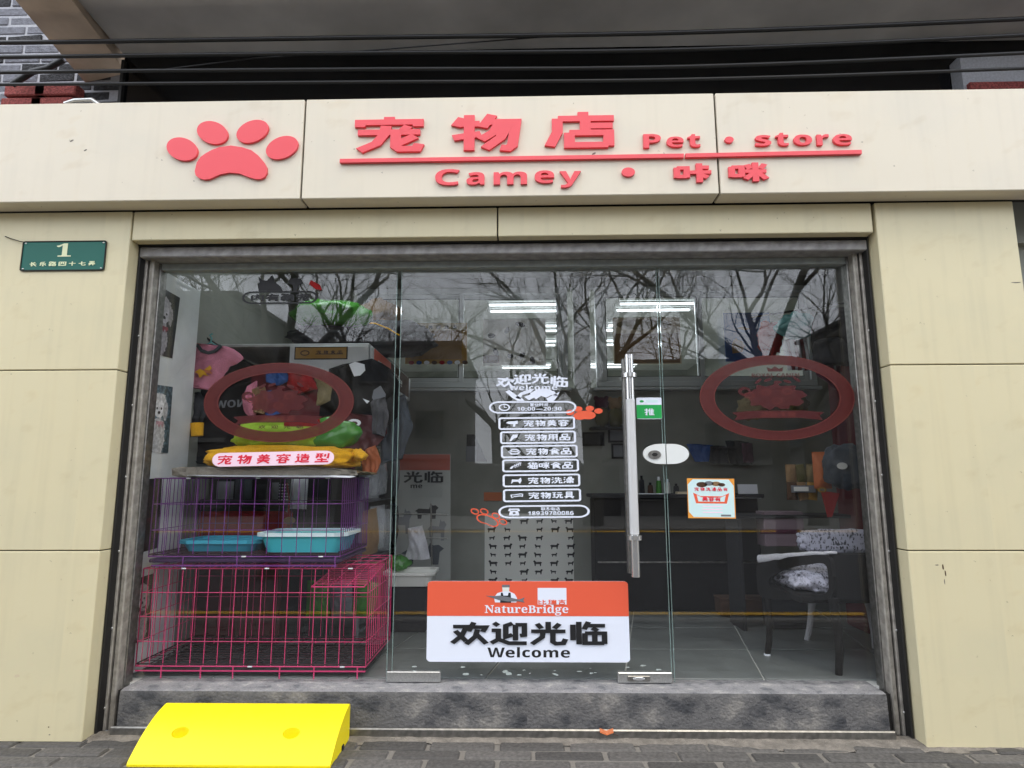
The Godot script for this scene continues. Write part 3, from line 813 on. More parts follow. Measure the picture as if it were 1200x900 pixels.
# ---------------------------------------------------------------- room shell
func shop_room() -> void:
	# floor of grey tiles, laid slightly askew to the shop front
	var fl := setting("floor")
	obj("grout_bed", box(Vector3(0.4, FLOOR - 0.06, -4.1), Vector3(5.8, 0.108, 7.92)), M.grout, fl)
	var tile := MB.new(); tile.box(Vector3(0, -0.008, 0), Vector3(0.751, 0.02, 0.592), 0.002)
	var tm := tile.mesh()
	var skew := Transform3D(Basis(Vector3(1, 0, 0), Vector3(0, 1, 0), Vector3(-0.2, 0, 1)), Vector3.ZERO)
	for i in 4:
		for j in 8:
			var c := Vector3(-2.05 + j * 0.76, FLOOR, -0.52 - i * 0.6)
			c.x += 0.2 * (-c.z) - 0.12
			if c.x > 3.0: continue
			var o := obj("tile", tm, M.floor_tile, fl)
			o.transform = Transform3D(skew.basis, c)
	wall_box("wall_left", Vector3(-2.36, 1.75, -4.1), Vector3(0.2, 3.3, 7.9), M.room_wall)
	wall_box("wall_right", Vector3(3.1, 1.75, -4.1), Vector3(0.2, 3.3, 7.9), M.room_wall)
	wall_box("wall_back", Vector3(0.4, 1.75, -8.1), Vector3(5.8, 3.3, 0.2), M.room_wall)
	wall_box("ceiling", Vector3(0.4, 3.40, -4.05), Vector3(6.0, 0.2, 8.2), M.ceiling)
	wall_box("wall_front", Vector3(0.3, 2.98, -0.16), Vector3(6.2, 0.66, 0.12), M.room_wall)
	wall_box("wall_front_side", Vector3(2.56, 1.4, -0.2), Vector3(1.2, 2.5, 0.1), M.room_wall)
	# partition with a glazed band, z = -2.6
	wall_box("partition_wall", Vector3(0.4, 1.20, -2.66), Vector3(5.6, 1.96, 0.12), M.room_wall)
	wall_box("partition_top", Vector3(0.4, 3.245, -2.66), Vector3(5.6, 0.11, 0.12), M.room_wall)
	wall_box("partition_post", Vector3(0.5619, 2.685, -2.66), Vector3(0.16, 1.01, 0.12), M.room_wall)
	wall_box("partition_end", Vector3(2.93, 2.685, -2.66), Vector3(0.2, 1.01, 0.12), M.room_wall)
	wall_box("partition_end", Vector3(-2.02, 2.685, -2.66), Vector3(0.55, 1.01, 0.12), M.room_wall)
	var wx := [[-1.671, -0.6346, 0.4192], [0.696, 1.7147, 2.8085]]
	for k in 2:
		var w := thing("sliding_window", ["sliding window in the partition behind the yellow poster", "sliding window in the partition behind the brown printed poster"][k], "window", "partition windows")
		var x0: float = wx[k][0]; var x1: float = wx[k][1]; var x2: float = wx[k][2]
		var f := 0.055
		var y0 := 2.185; var y1 := 3.185
		for d in [[x0, x2, y1 - f, y1, "frame"], [x0, x2, y0, y0 + f, "frame"]]:
			obj(d[4], box(Vector3((d[0] + d[1]) / 2, (d[2] + d[3]) / 2, -2.6), Vector3(d[1] - d[0], d[3] - d[2], 0.09), 0.004), M.aluminium, w)
		for x in [x0 + f / 2, x2 - f / 2]:
			obj("frame", box(Vector3(x, (y0 + y1) / 2, -2.6), Vector3(f, y1 - y0 - 2 * f - 0.002, 0.088), 0.004), M.aluminium, w)
		for s in 2:
			var a: float = [x0 + f, x1 - 0.03][s]; var b: float = [x1 + 0.03, x2 - f][s]; var z: float = [-2.585, -2.615][s]
			var sash := MB.new()
			sash.box(Vector3(a + 0.022, (y0 + y1) / 2, z), Vector3(0.044, y1 - y0 - 2 * f - 0.004, 0.024), 0.003)
			sash.box(Vector3(b - 0.022, (y0 + y1) / 2, z), Vector3(0.044, y1 - y0 - 2 * f - 0.004, 0.024), 0.003)
			sash.box(Vector3((a + b) / 2, y1 - f - 0.024, z), Vector3(b - a - 0.09, 0.04, 0.022), 0.003)
			sash.box(Vector3((a + b) / 2, y0 + f + 0.024, z), Vector3(b - a - 0.09, 0.04, 0.022), 0.003)
			var so := obj("sash", sash, M.aluminium, w)
			obj("gasket", hoop([Vector2(a + 0.042, y0 + f + 0.042), Vector2(b - 0.042, y0 + f + 0.042), Vector2(b - 0.042, y1 - f - 0.042), Vector2(a + 0.042, y1 - f - 0.042)], [Vector2(a + 0.05, y0 + f + 0.05), Vector2(b - 0.05, y0 + f + 0.05), Vector2(b - 0.05, y1 - f - 0.05), Vector2(a + 0.05, y1 - f - 0.05)], z - 0.008, 0.016), M.gasket, so)
			obj("pane", box(Vector3((a + b) / 2, (y0 + y1) / 2, z), Vector3(b - a - 0.092, y1 - y0 - 2 * f - 0.09, 0.005)), M.room_glass, so)
		obj("sill", box(Vector3((x0 + x2) / 2, y0 - 0.022, -2.58), Vector3(x2 - x0 + 0.06, 0.03, 0.1), 0.005), M.aluminium, w)
	# fluorescent fittings in the back room: two runs of twin tubes
	var depths := [-3.37, -4.33, -5.2, -7.0]
	for run in 2:
		for k in 4:
			var z: float = depths[k]
			var dd := 3.4 - z
			var xa: float = [-0.42, 1.02][run]
			var xb: float = xa + 0.88
			var lf := ceiling_lamp(xa, xb, z, "twin tube lamp" + " " + ["nearest the partition", "second behind the partition", "third behind the partition", "farthest from the partition"][k] + ", " + ["beside the yellow poster", "beside the brown poster"][run])
	# the front room's own lamps, on the ceiling above the goods
	ceiling_lamp(-1.75, -0.87, -0.95, "twin tube lamp on the ceiling over the pet cages", 0.30)
	ceiling_lamp(0.95, 1.83, -0.95, "twin tube lamp on the ceiling over the armchair", 0.05)

func ceiling_lamp(xa: float, xb: float, z: float, label: String, glow := 0.62) -> Node3D:
	var lf := thing("ceiling_lamp", label, "lamp", "fluorescent lamps in the shop")
	for s in [-1, 1]:
		var zt: float = z + s * 0.13
		obj("housing", box(Vector3((xa + xb) / 2, 3.262, zt), Vector3(xb - xa, 0.04, 0.05), 0.006), M.lamp_white, lf)
		var t := MB.new(); t.tube([Vector3(xa + 0.03, 3.205, zt), Vector3(xb - 0.03, 3.205, zt)], 0.014, 10)
		obj("tube", t, M.tube_light, lf)
		for e in [xa + 0.012, xb - 0.012]:
			obj("lamp_holder", box(Vector3(e, 3.22, zt), Vector3(0.022, 0.044, 0.03), 0.004), M.lamp_white, lf)
	var al := AreaLight3D.new(); al.name = "tube_glow"
	al.area_size = Vector2(xb - xa - 0.06, 0.28); al.light_energy = glow; al.light_color = Color(0.93, 0.98, 1.0); al.shadow_enabled = true
	al.transform = Transform3D(Basis(Vector3.RIGHT, -PI / 2), Vector3((xa + xb) / 2, 3.18, z))
	lf.add_child(al)
	return lf

# ---------------------------------------------------------------- glass front
func pane(parent: Node, x0: float, x1: float, y0: float, y1: float, called := "pane") -> void:
	# a 10 mm sheet: two clear faces and pale green edges
	var b := MB.new()
	var zb := GLASS_FRONT - 0.01
	b.quad(Vector3(x0, y0, GLASS_FRONT), Vector3(x1, y0, GLASS_FRONT), Vector3(x1, y1, GLASS_FRONT), Vector3(x0, y1, GLASS_FRONT), Vector3.BACK)
	b.quad(Vector3(x0, y0, zb), Vector3(x1, y0, zb), Vector3(x1, y1, zb), Vector3(x0, y1, zb), Vector3.FORWARD)
	var p := obj(called, b, M.glass, parent)
	for x in [x0, x1]:
		var e := MB.new(); e.box(Vector3(x + (0.0012 if x == x0 else -0.0012), (y0 + y1) / 2, GLASS_FRONT - 0.005), Vector3(0.0024, y1 - y0, 0.0105))
		obj("edge", e, M.glass_edge, p)

func glazing() -> void:
	var yb := 0.228; var yt := 2.556
	var xl := -2.162; var xr := 1.872
	var h0: float = -0.7367; var h1: float = 0.783
	var fl := thing("fixed_glass_pane", "fixed glass pane in front of the pink and purple cages", "glass pane", "fixed panes of the shop front")
	pane(fl, xl, h0 - 0.02, yb, yt)
	var fr := thing("fixed_glass_pane", "fixed glass pane in front of the black chair", "glass pane", "fixed panes of the shop front")
	pane(fr, h1 + 0.006, xr, yb, yt)
	var d := thing("glass_door", "frameless glass door with a long steel pull bar", "door")
	pane(d, h0 + 0.006, h1 - 0.006, 0.245, yt - 0.012)
	# patch fittings
	for p in [[Vector3(-0.7559, 0.2789, -0.13), Vector3(-0.4645, 0.2238, -0.13)], [Vector3(0.4865, 0.2794, -0.13), Vector3(0.7748, 0.2248, -0.13)], [Vector3(-0.7309, 2.6354, -0.13), Vector3(-0.4443, 2.5741, -0.13)]]:
		var a: Vector3 = p[0]; var b: Vector3 = p[1]
		var f := obj("patch_fitting", box(Vector3((a.x + b.x) / 2, (a.y + b.y) / 2, -0.145 if a.y < 1.0 else -0.105), Vector3(absf(b.x - a.x), absf(a.y - b.y), 0.034), 0.004), M.brushed if a.y < 1.0 else M.rail_metal, d)
		if a.x > 0.3:
			obj("lock_plate", box(Vector3((a.x * 0.62 + b.x * 0.38), (a.y + b.y) / 2 - 0.002, -0.124), Vector3(0.12, 0.028, 0.008), 0.003), M.steel, f)
			var k := MB.new(); k.blob(Vector3((a.x * 0.62 + b.x * 0.38), (a.y + b.y) / 2 - 0.002, -0.119), Vector3(0.035, 0.009, 0.003), 0, 1, 1, 12)
			obj("keyhole", k, M.chrome, f)
	# dried paint flecks left along the foot of the glass
	var fr_rng := RandomNumberGenerator.new(); fr_rng.seed = 77
	for k in 26:
		var c := Vector2(fr_rng.randf_range(h0 + 0.1, h1 - 0.05), 0.262 + 0.05 * fr_rng.randf() ** 2.0)
		var o := []
		var w := fr_rng.randf_range(0.004, 0.026)
		for q in 9:
			o.append(c + Vector2(cos(TAU * q / 9) * w, sin(TAU * q / 9) * w * 0.28) * fr_rng.randf_range(0.5, 1.0))
		obj("paint_fleck", plate(o, GLASS_FRONT + 0.0004, 0.0004), M.frosted_film, d)
	# pull handle
	var t := MB.new(); var hz := -0.075
	var ht := Vector3(0.5898, 1.9978, -0.075); var hbm := Vector3(0.5887, 0.7813, -0.075)
	var hx := (ht.x + hbm.x) / 2
	t.tube([Vector3(hx, ht.y, hz), Vector3(hx, hbm.y, hz)], 0.024, 20)
	var bar := obj("pull_bar", t, M.chrome, d)
	var gy0: float = 1.0053; var gy1: float = 1.7439
	var g := MB.new(); g.tube([Vector3(hx, gy1, hz), Vector3(hx, gy0, hz)], 0.0255, 20)
	obj("grip_sleeve", g, M.satin, bar)
	for y in [1.8798, 0.9872]:
		var c := MB.new(); c.tube([Vector3(hx, y, hz + 0.004), Vector3(hx, y, GLASS_FRONT)], 0.018, 14)
		c.tube([Vector3(hx, y - 0.012, hz), Vector3(hx, y + 0.012, hz)], 0.040, 20)
		obj("standoff", c, M.chrome, bar)
	# inner twin of the bar, seen through the glass
	var t2 := MB.new(); t2.tube([Vector3(hx, ht.y, -0.215), Vector3(hx, hbm.y, -0.215)], 0.024, 16)
	obj("inner_pull_bar", t2, M.steel, d)
	# oval lock, one half on the door and one on the fixed pane
	var lc := Vector3(0.7882, 1.4406, -0.135)
	var hw := 0.128; var hh := 0.056
	for s in [-1, 1]:
		var o := []
		o.append(Vector2(lc.x + s * 0.003, lc.y - hh)); o.append(Vector2(lc.x + s * 0.003, lc.y + hh))
		var arc := []
		for k in 13:
			var an := PI / 2 - PI * k / 12.0
			arc.append(Vector2(lc.x + s * (0.035 + cos(an) * (hw - 0.035)), lc.y + sin(an) * hh))
		var pl := [Vector2(lc.x + s * 0.003, lc.y + hh)] + arc + [Vector2(lc.x + s * 0.003, lc.y - hh)]
		var who: Node = d if s < 0 else fr
		var lk := obj("lock_case", plate(pl, GLASS_FRONT - 0.001, 0.02), M.lamp_white, who)
		if s < 0:
			obj("cylinder", plate(ellipse(Vector2(lc.x - 0.065, lc.y - 0.004), 0.036, 0.024, 24), GLASS_FRONT + 0.019, 0.006), M.steel, lk)
			obj("keyway", plate(ellipse(Vector2(lc.x - 0.065, lc.y - 0.004), 0.016, 0.01, 16), GLASS_FRONT + 0.025, 0.002), M.rail_dark, lk)

# ---------------------------------------------------------------- shop sign
func shop_sign() -> void:
	var s := thing("shop_sign", "beige fascia sign with red raised paw print and lettering", "shop sign")
	var xs := [-3.7, -1.2241, 1.0568, 3.35]
	for k in 3:
		panel(s, xs[k] + 0.005, xs[k + 1] - 0.005, 2.822, 3.414, 0.098, 0.22, M.beige_panel_fascia)
	obj("backing", box(Vector3(-0.17, 3.12, 0.12), Vector3(7.0, 0.57, 0.16)), M.joint, s)
	var z := 0.2205; var dp := 0.016
	var paw := Node3D.new(); paw.name = "paw_emblem"; s.add_child(paw)
	var pads := [[Vector2(-1.8946, 3.1162), -0.42], [Vector2(-1.7316, 3.212), -0.42], [Vector2(-1.507, 3.2157), 0.40], [Vector2(-1.336, 3.1165), 0.40]]
	for p in pads:
		obj("toe_pad", plate(ellipse(p[0], 0.092, 0.064, 36, p[1]), z, dp), M.sign_red, paw)
	obj("main_pad", plate([Vector2(-1.8129, 2.9838), Vector2(-1.8058, 3.034), Vector2(-1.7868, 3.0665), Vector2(-1.7621, 3.0864), Vector2(-1.7256, 3.1086), Vector2(-1.6838, 3.1242), Vector2(-1.6224, 3.1324), Vector2(-1.5597, 3.1214), Vector2(-1.5062, 3.1029), Vector2(-1.4663, 3.072), Vector2(-1.4307, 3.0312), Vector2(-1.4149, 3.0033), Vector2(-1.4114, 2.9683), Vector2(-1.4232, 2.9435), Vector2(-1.4437, 2.9323), Vector2(-1.4721, 2.9327), Vector2(-1.5154, 2.9462), Vector2(-1.5639, 2.9669), Vector2(-1.6197, 2.9727), Vector2(-1.6738, 2.9619), Vector2(-1.7227, 2.9376), Vector2(-1.7555, 2.933), Vector2(-1.786, 2.9419), Vector2(-1.8062, 2.9587)], z, dp), M.sign_red, paw)
	for g in [["宠", Vector3(-0.7446, 3.1902, 0.24), Vector2(0.384, 0.208)], ["物", Vector3(-0.2122, 3.1896, 0.24), Vector2(0.384, 0.216)], ["店", Vector3(0.3191, 3.1965, 0.24), Vector2(0.384, 0.212)]]:
		var o := obj("character", glyph(g[0], 15.5, g[2], dp), M.sign_red, s)
		o.position = Vector3(g[1].x, g[1].y, z)
	for g in [["咔", Vector3(0.9159, 2.9361, 0.24), Vector2(0.20, 0.112)], ["咪", Vector3(1.2106, 2.937, 0.24), Vector2(0.20, 0.112)]]:
		var o := obj("character", glyph(g[0], 17.0, g[2], dp), M.sign_red, s)
		o.position = Vector3(g[1].x, g[1].y, z)
	for g in [["C", Vector3(-0.418, 2.9298, 0.24), 0.132, 0.092], ["a", Vector3(-0.2645, 2.9203, 0.24), 0.098, 0.072], ["m", Vector3(-0.0744, 2.9201, 0.24), 0.182, 0.072], ["e", Vector3(0.1107, 2.925, 0.24), 0.106, 0.072], ["y", Vector3(0.2513, 2.9083, 0.24), 0.116, 0.094],
			["P", Vector3(0.7005, 3.1253, 0.24), 0.095, 0.080], ["e", Vector3(0.8251, 3.1184, 0.24), 0.091, 0.060], ["t", Vector3(0.927, 3.1244, 0.24), 0.068, 0.074],
			["s", Vector3(1.3019, 3.1187, 0.24), 0.085, 0.062], ["t", Vector3(1.4033, 3.1247, 0.24), 0.068, 0.074], ["o", Vector3(1.5153, 3.1195, 0.24), 0.097, 0.060], ["r", Vector3(1.6228, 3.1188, 0.24), 0.064, 0.062], ["e", Vector3(1.7279, 3.1182, 0.24), 0.099, 0.062]]:
		lettering(s, g[0], Vector3(g[1].x, g[1].y, z), Vector2(g[2], g[3]), dp, M.sign_red, "letter")
	for g in [[Vector2(0.5653, 2.9459), 0.036, 0.026], [Vector2(1.1184, 3.1265), 0.024, 0.018]]:
		obj("dot", plate(ellipse(g[0], g[1], g[2], 28), z, dp), M.sign_red, s)
	for g in [[Vector2(-1.0105, 3.0302), Vector2(0.8676, 3.0341)], [Vector2(0.8768, 3.0345), Vector2(1.8216, 3.0415)]]:
		var a: Vector2 = g[0]; var b: Vector2 = g[1]
		obj("underline", plate([a + Vector2(0, -0.010), b + Vector2(0, -0.010), b + Vector2(0, 0.012), a + Vector2(0, 0.012)], z, 0.02), M.sign_red, s)
	# old screw holes and scuffs left on the fascia
	for p in [[Vector2(-2.4502, 3.1255), 0.010], [Vector2(-2.5339, 3.1832), 0.012], [Vector2(0.0937, 3.0303), 0.006], [Vector2(0.1265, 3.0424), 0.006], [Vector2(0.3836, 3.0637), 0.012]]:
		obj("scuff", plate(ellipse(p[0], p[1], p[1] * 0.4, 12, 0.5), 0.2201, 0.0006), M.mortar, s)

# ---------------------------------------------------------------- decals on the glass
func decal(called: String, label: String, category := "decal", group := "") -> Node3D:
	return thing(called, label, category, group)

func px_box(a: Vector2, b: Vector2) -> Array:
	return [Vector2(a.x, b.y), Vector2(b.x, b.y), Vector2(b.x, a.y), Vector2(a.x, a.y)]

func paw_print(parent: Node, c: Vector2, s: float, m: Material, line: bool, turn := 0.0) -> void:
	# c: middle of the main pad, s: its half width
	for k in 4:
		var o := c + Vector2([-1.35, -0.55, 0.55, 1.35][k] * s, [0.52, 0.98, 0.98, 0.52][k] * s * 0.62).rotated(turn)
		var e := ellipse(o, s * 0.40, s * 0.26, 20, turn)
		if line: obj("toe_pad", hoop(e, ellipse(o, s * 0.29, s * 0.17, 20, turn), DECAL, 0.0004), m, parent)
		else: obj("toe_pad", plate(e, DECAL, 0.0004), m, parent)
	var big := []; var small := []
	for k in 32:
		var an := TAU * k / 32
		var r := 1.0 - 0.30 * maxf(0.0, -sin(an)) ** 6 + 0.06 * cos(2 * an)
		big.append(c + Vector2(cos(an) * s * r, sin(an) * s * 0.50 * r - 0.05 * s).rotated(turn))
		small.append(c + Vector2(cos(an) * s * r * 0.87, sin(an) * s * 0.50 * r * 0.8 - 0.05 * s).rotated(turn))
	if line: obj("main_pad", hoop(big, small, DECAL, 0.0004), m, parent)
	else: obj("main_pad", plate(big, DECAL, 0.0004), m, parent)

func decals() -> void:
	var z := DECAL
	# greeting over the list
	var w := decal("greeting_decal", "white greeting decal with peeking pets above the opening hours", "decal")
	for g in [["欢", Vector3(-0.1153, 1.8548, -0.1375), -0.1], ["迎", Vector3(-0.0168, 1.8716, -0.1375), 0.05], ["光", Vector3(0.0865, 1.876, -0.1375), 0.0], ["临", Vector3(0.1943, 1.8579, -0.1375), -0.08]]:
		var o := obj("character", glyph(g[0], 14.0, Vector2(0.104, 0.062), 0.0004), M.decal_white, w)
		o.position = g[1]; o.rotation.z = g[2]
	lettering(w, "welcome", Vector3(0.0468, 1.824, -0.1375), Vector2(0.275, 0.033), 0.0004, M.decal_white)
	# two peeking pets: heads, ears and paws
	for p in [[Vector2(-0.1153, 1.8001), Vector2(-0.0908, 1.8099), Vector2(-0.0516, 1.78), Vector2(-0.0174, 1.76), Vector2(0.0021, 1.7402), Vector2(-0.037, 1.7404), Vector2(-0.0761, 1.7653)], [Vector2(-0.0565, 1.7652), Vector2(-0.027, 1.7947), Vector2(0.0123, 1.8093), Vector2(0.0516, 1.8141), Vector2(0.0318, 1.7944), Vector2(-0.0173, 1.7798), Vector2(-0.0272, 1.7551)],
			[Vector2(0.0269, 1.7894), Vector2(0.0712, 1.814), Vector2(0.1203, 1.8186), Vector2(0.169, 1.7986), Vector2(0.1883, 1.7737), Vector2(0.1492, 1.7789), Vector2(0.1197, 1.7642), Vector2(0.0904, 1.7743), Vector2(0.0609, 1.7547)], [Vector2(-0.0075, 1.7698), Vector2(0.0318, 1.7845), Vector2(0.0512, 1.7646), Vector2(0.0217, 1.7499)], [Vector2(0.1196, 1.7593), Vector2(0.159, 1.7788), Vector2(0.1984, 1.7984), Vector2(0.1833, 1.7688), Vector2(0.1635, 1.7443), Vector2(0.1293, 1.7444)]]:
		obj("pet_figure", plate(p, z, 0.0004), M.decal_white, w)
	# rows
	var rows := [[Vector2(-0.2084, 1.7092), Vector2(0.2921, 1.7092), "", "营业时间", "10:00—20:30"], [Vector2(-0.1545, 1.6158), Vector2(0.2832, 1.6188), "", "宠物美容", ""], [Vector2(-0.1447, 1.5355), Vector2(0.2866, 1.5387), "", "宠物用品", ""],
		[Vector2(-0.1398, 1.4558), Vector2(0.2948, 1.4591), "", "宠物食品", ""], [Vector2(-0.1325, 1.3766), Vector2(0.3006, 1.3801), "", "猫咪食品", ""], [Vector2(-0.1301, 1.2932), Vector2(0.3062, 1.2969), "", "宠物洗澡", ""],
		[Vector2(-0.1278, 1.2105), Vector2(0.3094, 1.2144), "", "宠物玩具", ""], [Vector2(-0.154, 1.1213), Vector2(0.3551, 1.1253), "", "联系电话", "18939780086"]]
	var told := ["white oval decal with clock icon and opening hours", "white boxed decal row with hair dryer icon, first below the hours", "white boxed decal row with brush icon, second below the hours", "white boxed decal row with food bowl icon, third below the hours",
		"white boxed decal row with fish bone icon", "white boxed decal row with wet dog icon", "white boxed decal row with bone icon", "white oval decal with telephone icon and phone number"]
	for k in 8:
		var r: Array = rows[k]
		var a: Vector2 = r[0]; var b: Vector2 = r[1]
		var c := (a + b) / 2.0
		var wd := b.x - a.x
		var d := decal("service_decal", told[k], "decal", "white service list decals")
		d.position = Vector3(c.x, c.y, 0)
		d.rotation.z = (b - a).angle()
		var oval := k == 0 or k == 7
		var hh := 0.071
		var rx := 0.06 if oval else 0.018
		var ry := 0.034 if oval else 0.013
		obj("outline", hoop(scaled_rounded(Vector2.ZERO, wd, hh, rx, ry, 8), scaled_rounded(Vector2.ZERO, wd - 0.024, hh - 0.018, maxf(rx - 0.012, 0.006), maxf(ry - 0.009, 0.005), 8), z, 0.0004), M.decal_white, d)
		if oval:
			write(d, r[3], Vector3(-0.004, 0.0145, z), Vector3(0.076, 0.0145, z), Vector2(0.026, 0.019), 13.0, 0.0004, M.decal_white)
			lettering(d, r[4], Vector3(0.038, -0.009, z), Vector2(0.255, 0.022), 0.0004, M.decal_white)
			var ic := Vector2(-wd * 0.5 + 0.088, 0.0)
			if k == 0:
				obj("icon", hoop(ellipse(ic, 0.033, 0.021, 28), ellipse(ic, 0.024, 0.0145, 28), z, 0.0004), M.decal_white, d)
				obj("icon", plate([ic + Vector2(-0.002, -0.003), ic + Vector2(0.016, -0.003), ic + Vector2(0.016, 0.001), ic + Vector2(0.002, 0.001), ic + Vector2(0.002, 0.012), ic + Vector2(-0.002, 0.012)], z, 0.0004), M.decal_white, d)
			else:
				obj("icon", plate([ic + Vector2(-0.034, 0.004), ic + Vector2(-0.028, 0.018), ic + Vector2(0.028, 0.018), ic + Vector2(0.034, 0.004), ic + Vector2(0.02, 0.004), ic + Vector2(0.018, 0.010), ic + Vector2(-0.018, 0.010), ic + Vector2(-0.02, 0.004)], z, 0.0004), M.decal_white, d)
				obj("icon", hoop([ic + Vector2(-0.030, -0.020), ic + Vector2(0.030, -0.020), ic + Vector2(0.022, 0.006), ic + Vector2(-0.022, 0.006)], [ic + Vector2(-0.008, -0.012), ic + Vector2(0.008, -0.012), ic + Vector2(0.007, -0.002), ic + Vector2(-0.007, -0.002)], z, 0.0004), M.decal_white, d)
		else:
			write(d, r[3], Vector3(-0.046, 0.0, z), Vector3(0.152, 0.0, z), Vector2(0.060, 0.036), 14.0, 0.0004, M.decal_white)
			var ic := Vector2(-wd * 0.5 + 0.077, 0.0)
			match k:
				1: obj("icon", plate([ic + Vector2(-0.034, 0.004), ic + Vector2(-0.02, 0.012), ic + Vector2(0.012, 0.013), ic + Vector2(0.034, 0.016), ic + Vector2(0.034, -0.002), ic + Vector2(0.022, -0.004), ic + Vector2(0.018, -0.018), ic + Vector2(0.006, -0.018), ic + Vector2(0.008, -0.004), ic + Vector2(-0.02, -0.002)], z, 0.0004), M.decal_white, d)
				2: obj("icon", plate([ic + Vector2(-0.024, -0.018), ic + Vector2(-0.014, 0.004), ic + Vector2(-0.004, 0.016), ic + Vector2(0.024, 0.018), ic + Vector2(0.02, 0.0), ic + Vector2(0.004, -0.004), ic + Vector2(-0.014, -0.020)], z, 0.0004), M.decal_white, d)
				3:
					obj("icon", hoop([ic + Vector2(-0.036, 0.0), ic + Vector2(-0.02, -0.016), ic + Vector2(0.02, -0.016), ic + Vector2(0.036, 0.0), ic + Vector2(0.016, 0.015), ic + Vector2(-0.016, 0.015)], [ic + Vector2(-0.024, 0.0), ic + Vector2(-0.014, -0.009), ic + Vector2(0.014, -0.009), ic + Vector2(0.024, 0.0), ic + Vector2(0.011, 0.009), ic + Vector2(-0.011, 0.009)], z, 0.0004), M.decal_white, d)
					obj("icon", plate([ic + Vector2(-0.03, -0.002), ic + Vector2(0.03, -0.002), ic + Vector2(0.03, 0.003), ic + Vector2(-0.03, 0.003)], z, 0.0004), M.decal_white, d)
				4:
					obj("icon", plate([ic + Vector2(-0.036, -0.014), ic + Vector2(-0.02, 0.0), ic + Vector2(-0.014, -0.010), ic + Vector2(-0.026, -0.018)], z, 0.0004), M.decal_white, d)
					obj("icon", plate([ic + Vector2(-0.018, -0.007), ic + Vector2(0.03, 0.012), ic + Vector2(0.03, 0.016), ic + Vector2(-0.018, -0.002)], z, 0.0006), M.decal_white, d)
					for q in 4:
						var e := ic + Vector2(-0.006 + q * 0.01, -0.002 + q * 0.004)
						obj("icon", plate([e + Vector2(-0.003, 0.010), e + Vector2(0.001, 0.010), e + Vector2(0.005, -0.010), e + Vector2(0.001, -0.010)], z, 0.0008), M.decal_white, d)
				5:
					obj("icon", plate([ic + Vector2(-0.03, -0.018), ic + Vector2(-0.024, 0.008), ic + Vector2(-0.01, 0.006), ic + Vector2(0.012, 0.006), ic + Vector2(0.026, 0.018), ic + Vector2(0.03, 0.0), ic + Vector2(0.02, -0.018), ic + Vector2(0.010, -0.006), ic + Vector2(-0.016, -0.006)], z, 0.0004), M.decal_white, d)
				6:
					obj("icon", hoop([ic + Vector2(-0.036, 0.006), ic + Vector2(-0.03, -0.014), ic + Vector2(-0.016, -0.008), ic + Vector2(0.02, -0.004), ic + Vector2(0.034, -0.008), ic + Vector2(0.036, 0.010), ic + Vector2(0.02, 0.012), ic + Vector2(-0.016, 0.006)], [ic + Vector2(-0.028, 0.003), ic + Vector2(-0.025, -0.008), ic + Vector2(-0.014, -0.003), ic + Vector2(0.02, 0.001), ic + Vector2(0.028, -0.002), ic + Vector2(0.029, 0.006), ic + Vector2(0.02, 0.006), ic + Vector2(-0.014, 0.002)], z, 0.0004), M.decal_white, d)
	paw_print(decal("paw_decal", "solid orange paw print decal beside the opening hours", "decal"), Vector2(0.3374, 1.6625), 0.060, M.orange, false, 0.05)
	paw_print(decal("paw_decal", "outlined orange paw print decal beside the phone number", "decal"), Vector2(-0.2135, 1.077), 0.062, M.orange, true, -0.35)
	# welcome board
	var bd := decal("welcome_board", "orange and white welcome board stuck low on the glass door", "sign")
	var c0 := Vector2(-0.543, 0.7472); var c1 := Vector2(0.5579, 0.7506); var c2 := Vector2(0.5518, 0.3315); var c3 := Vector2(-0.5422, 0.3254)
	var mid: Vector2 = (c0 + c1 + c2 + c3) / 4.0
	var bw := (c1.x - c0.x + c2.x - c3.x) / 2.0; var bh := (c0.y - c3.y + c1.y - c2.y) / 2.0
	obj("sheet", plate(scaled_rounded(mid, bw, bh, 0.026, 0.018), -0.1385, 0.004), M.decal_white, bd)
	var ob := scaled_rounded(mid, bw, bh, 0.026, 0.018)
	var top := []
	var cut := mid.y + bh * 0.5 - bh * 0.435
	for p in ob:
		if p.y > mid.y: top.append(p)
	top.append(Vector2(mid.x - bw / 2, cut)); top.append(Vector2(mid.x + bw / 2, cut))
	obj("orange_field", plate(top, -0.1345, 0.0012), M.board_orange, bd)
	var zb := -0.1331
	write(bd, "欢迎光临", Vector3(-0.3106, 0.4774, -0.13), Vector3(0.3313, 0.4791, -0.13), Vector2(0.202, 0.122), 15.0, 0.001, M.ink)
	lettering(bd, "Welcome", Vector3(0.0104, 0.3784, -0.1345), Vector2(0.445, 0.053), 0.001, M.ink)
	lettering(bd, "NatureBridge", Vector3(0.0002, 0.5971, zb), Vector2(0.455, 0.056), 0.001, M.decal_white, "lettering", "Droid Serif")
	obj("emblem_square", plate(px_box(Vector2(0.0616, 0.7136), Vector2(0.2188, 0.6265)), zb, 0.0008), M.decal_white, bd)
	for o in [["比", Vector2(0.0865, 0.6396)], ["瑞", Vector2(0.14, 0.6397)], ["吉", Vector2(0.1934, 0.6398)]]:
		var q := obj("character", glyph(o[0], 13.0, Vector2(0.046, 0.026), 0.0004), M.board_orange, bd)
		q.position = Vector3(o[1].x, o[1].y, zb + 0.0009)
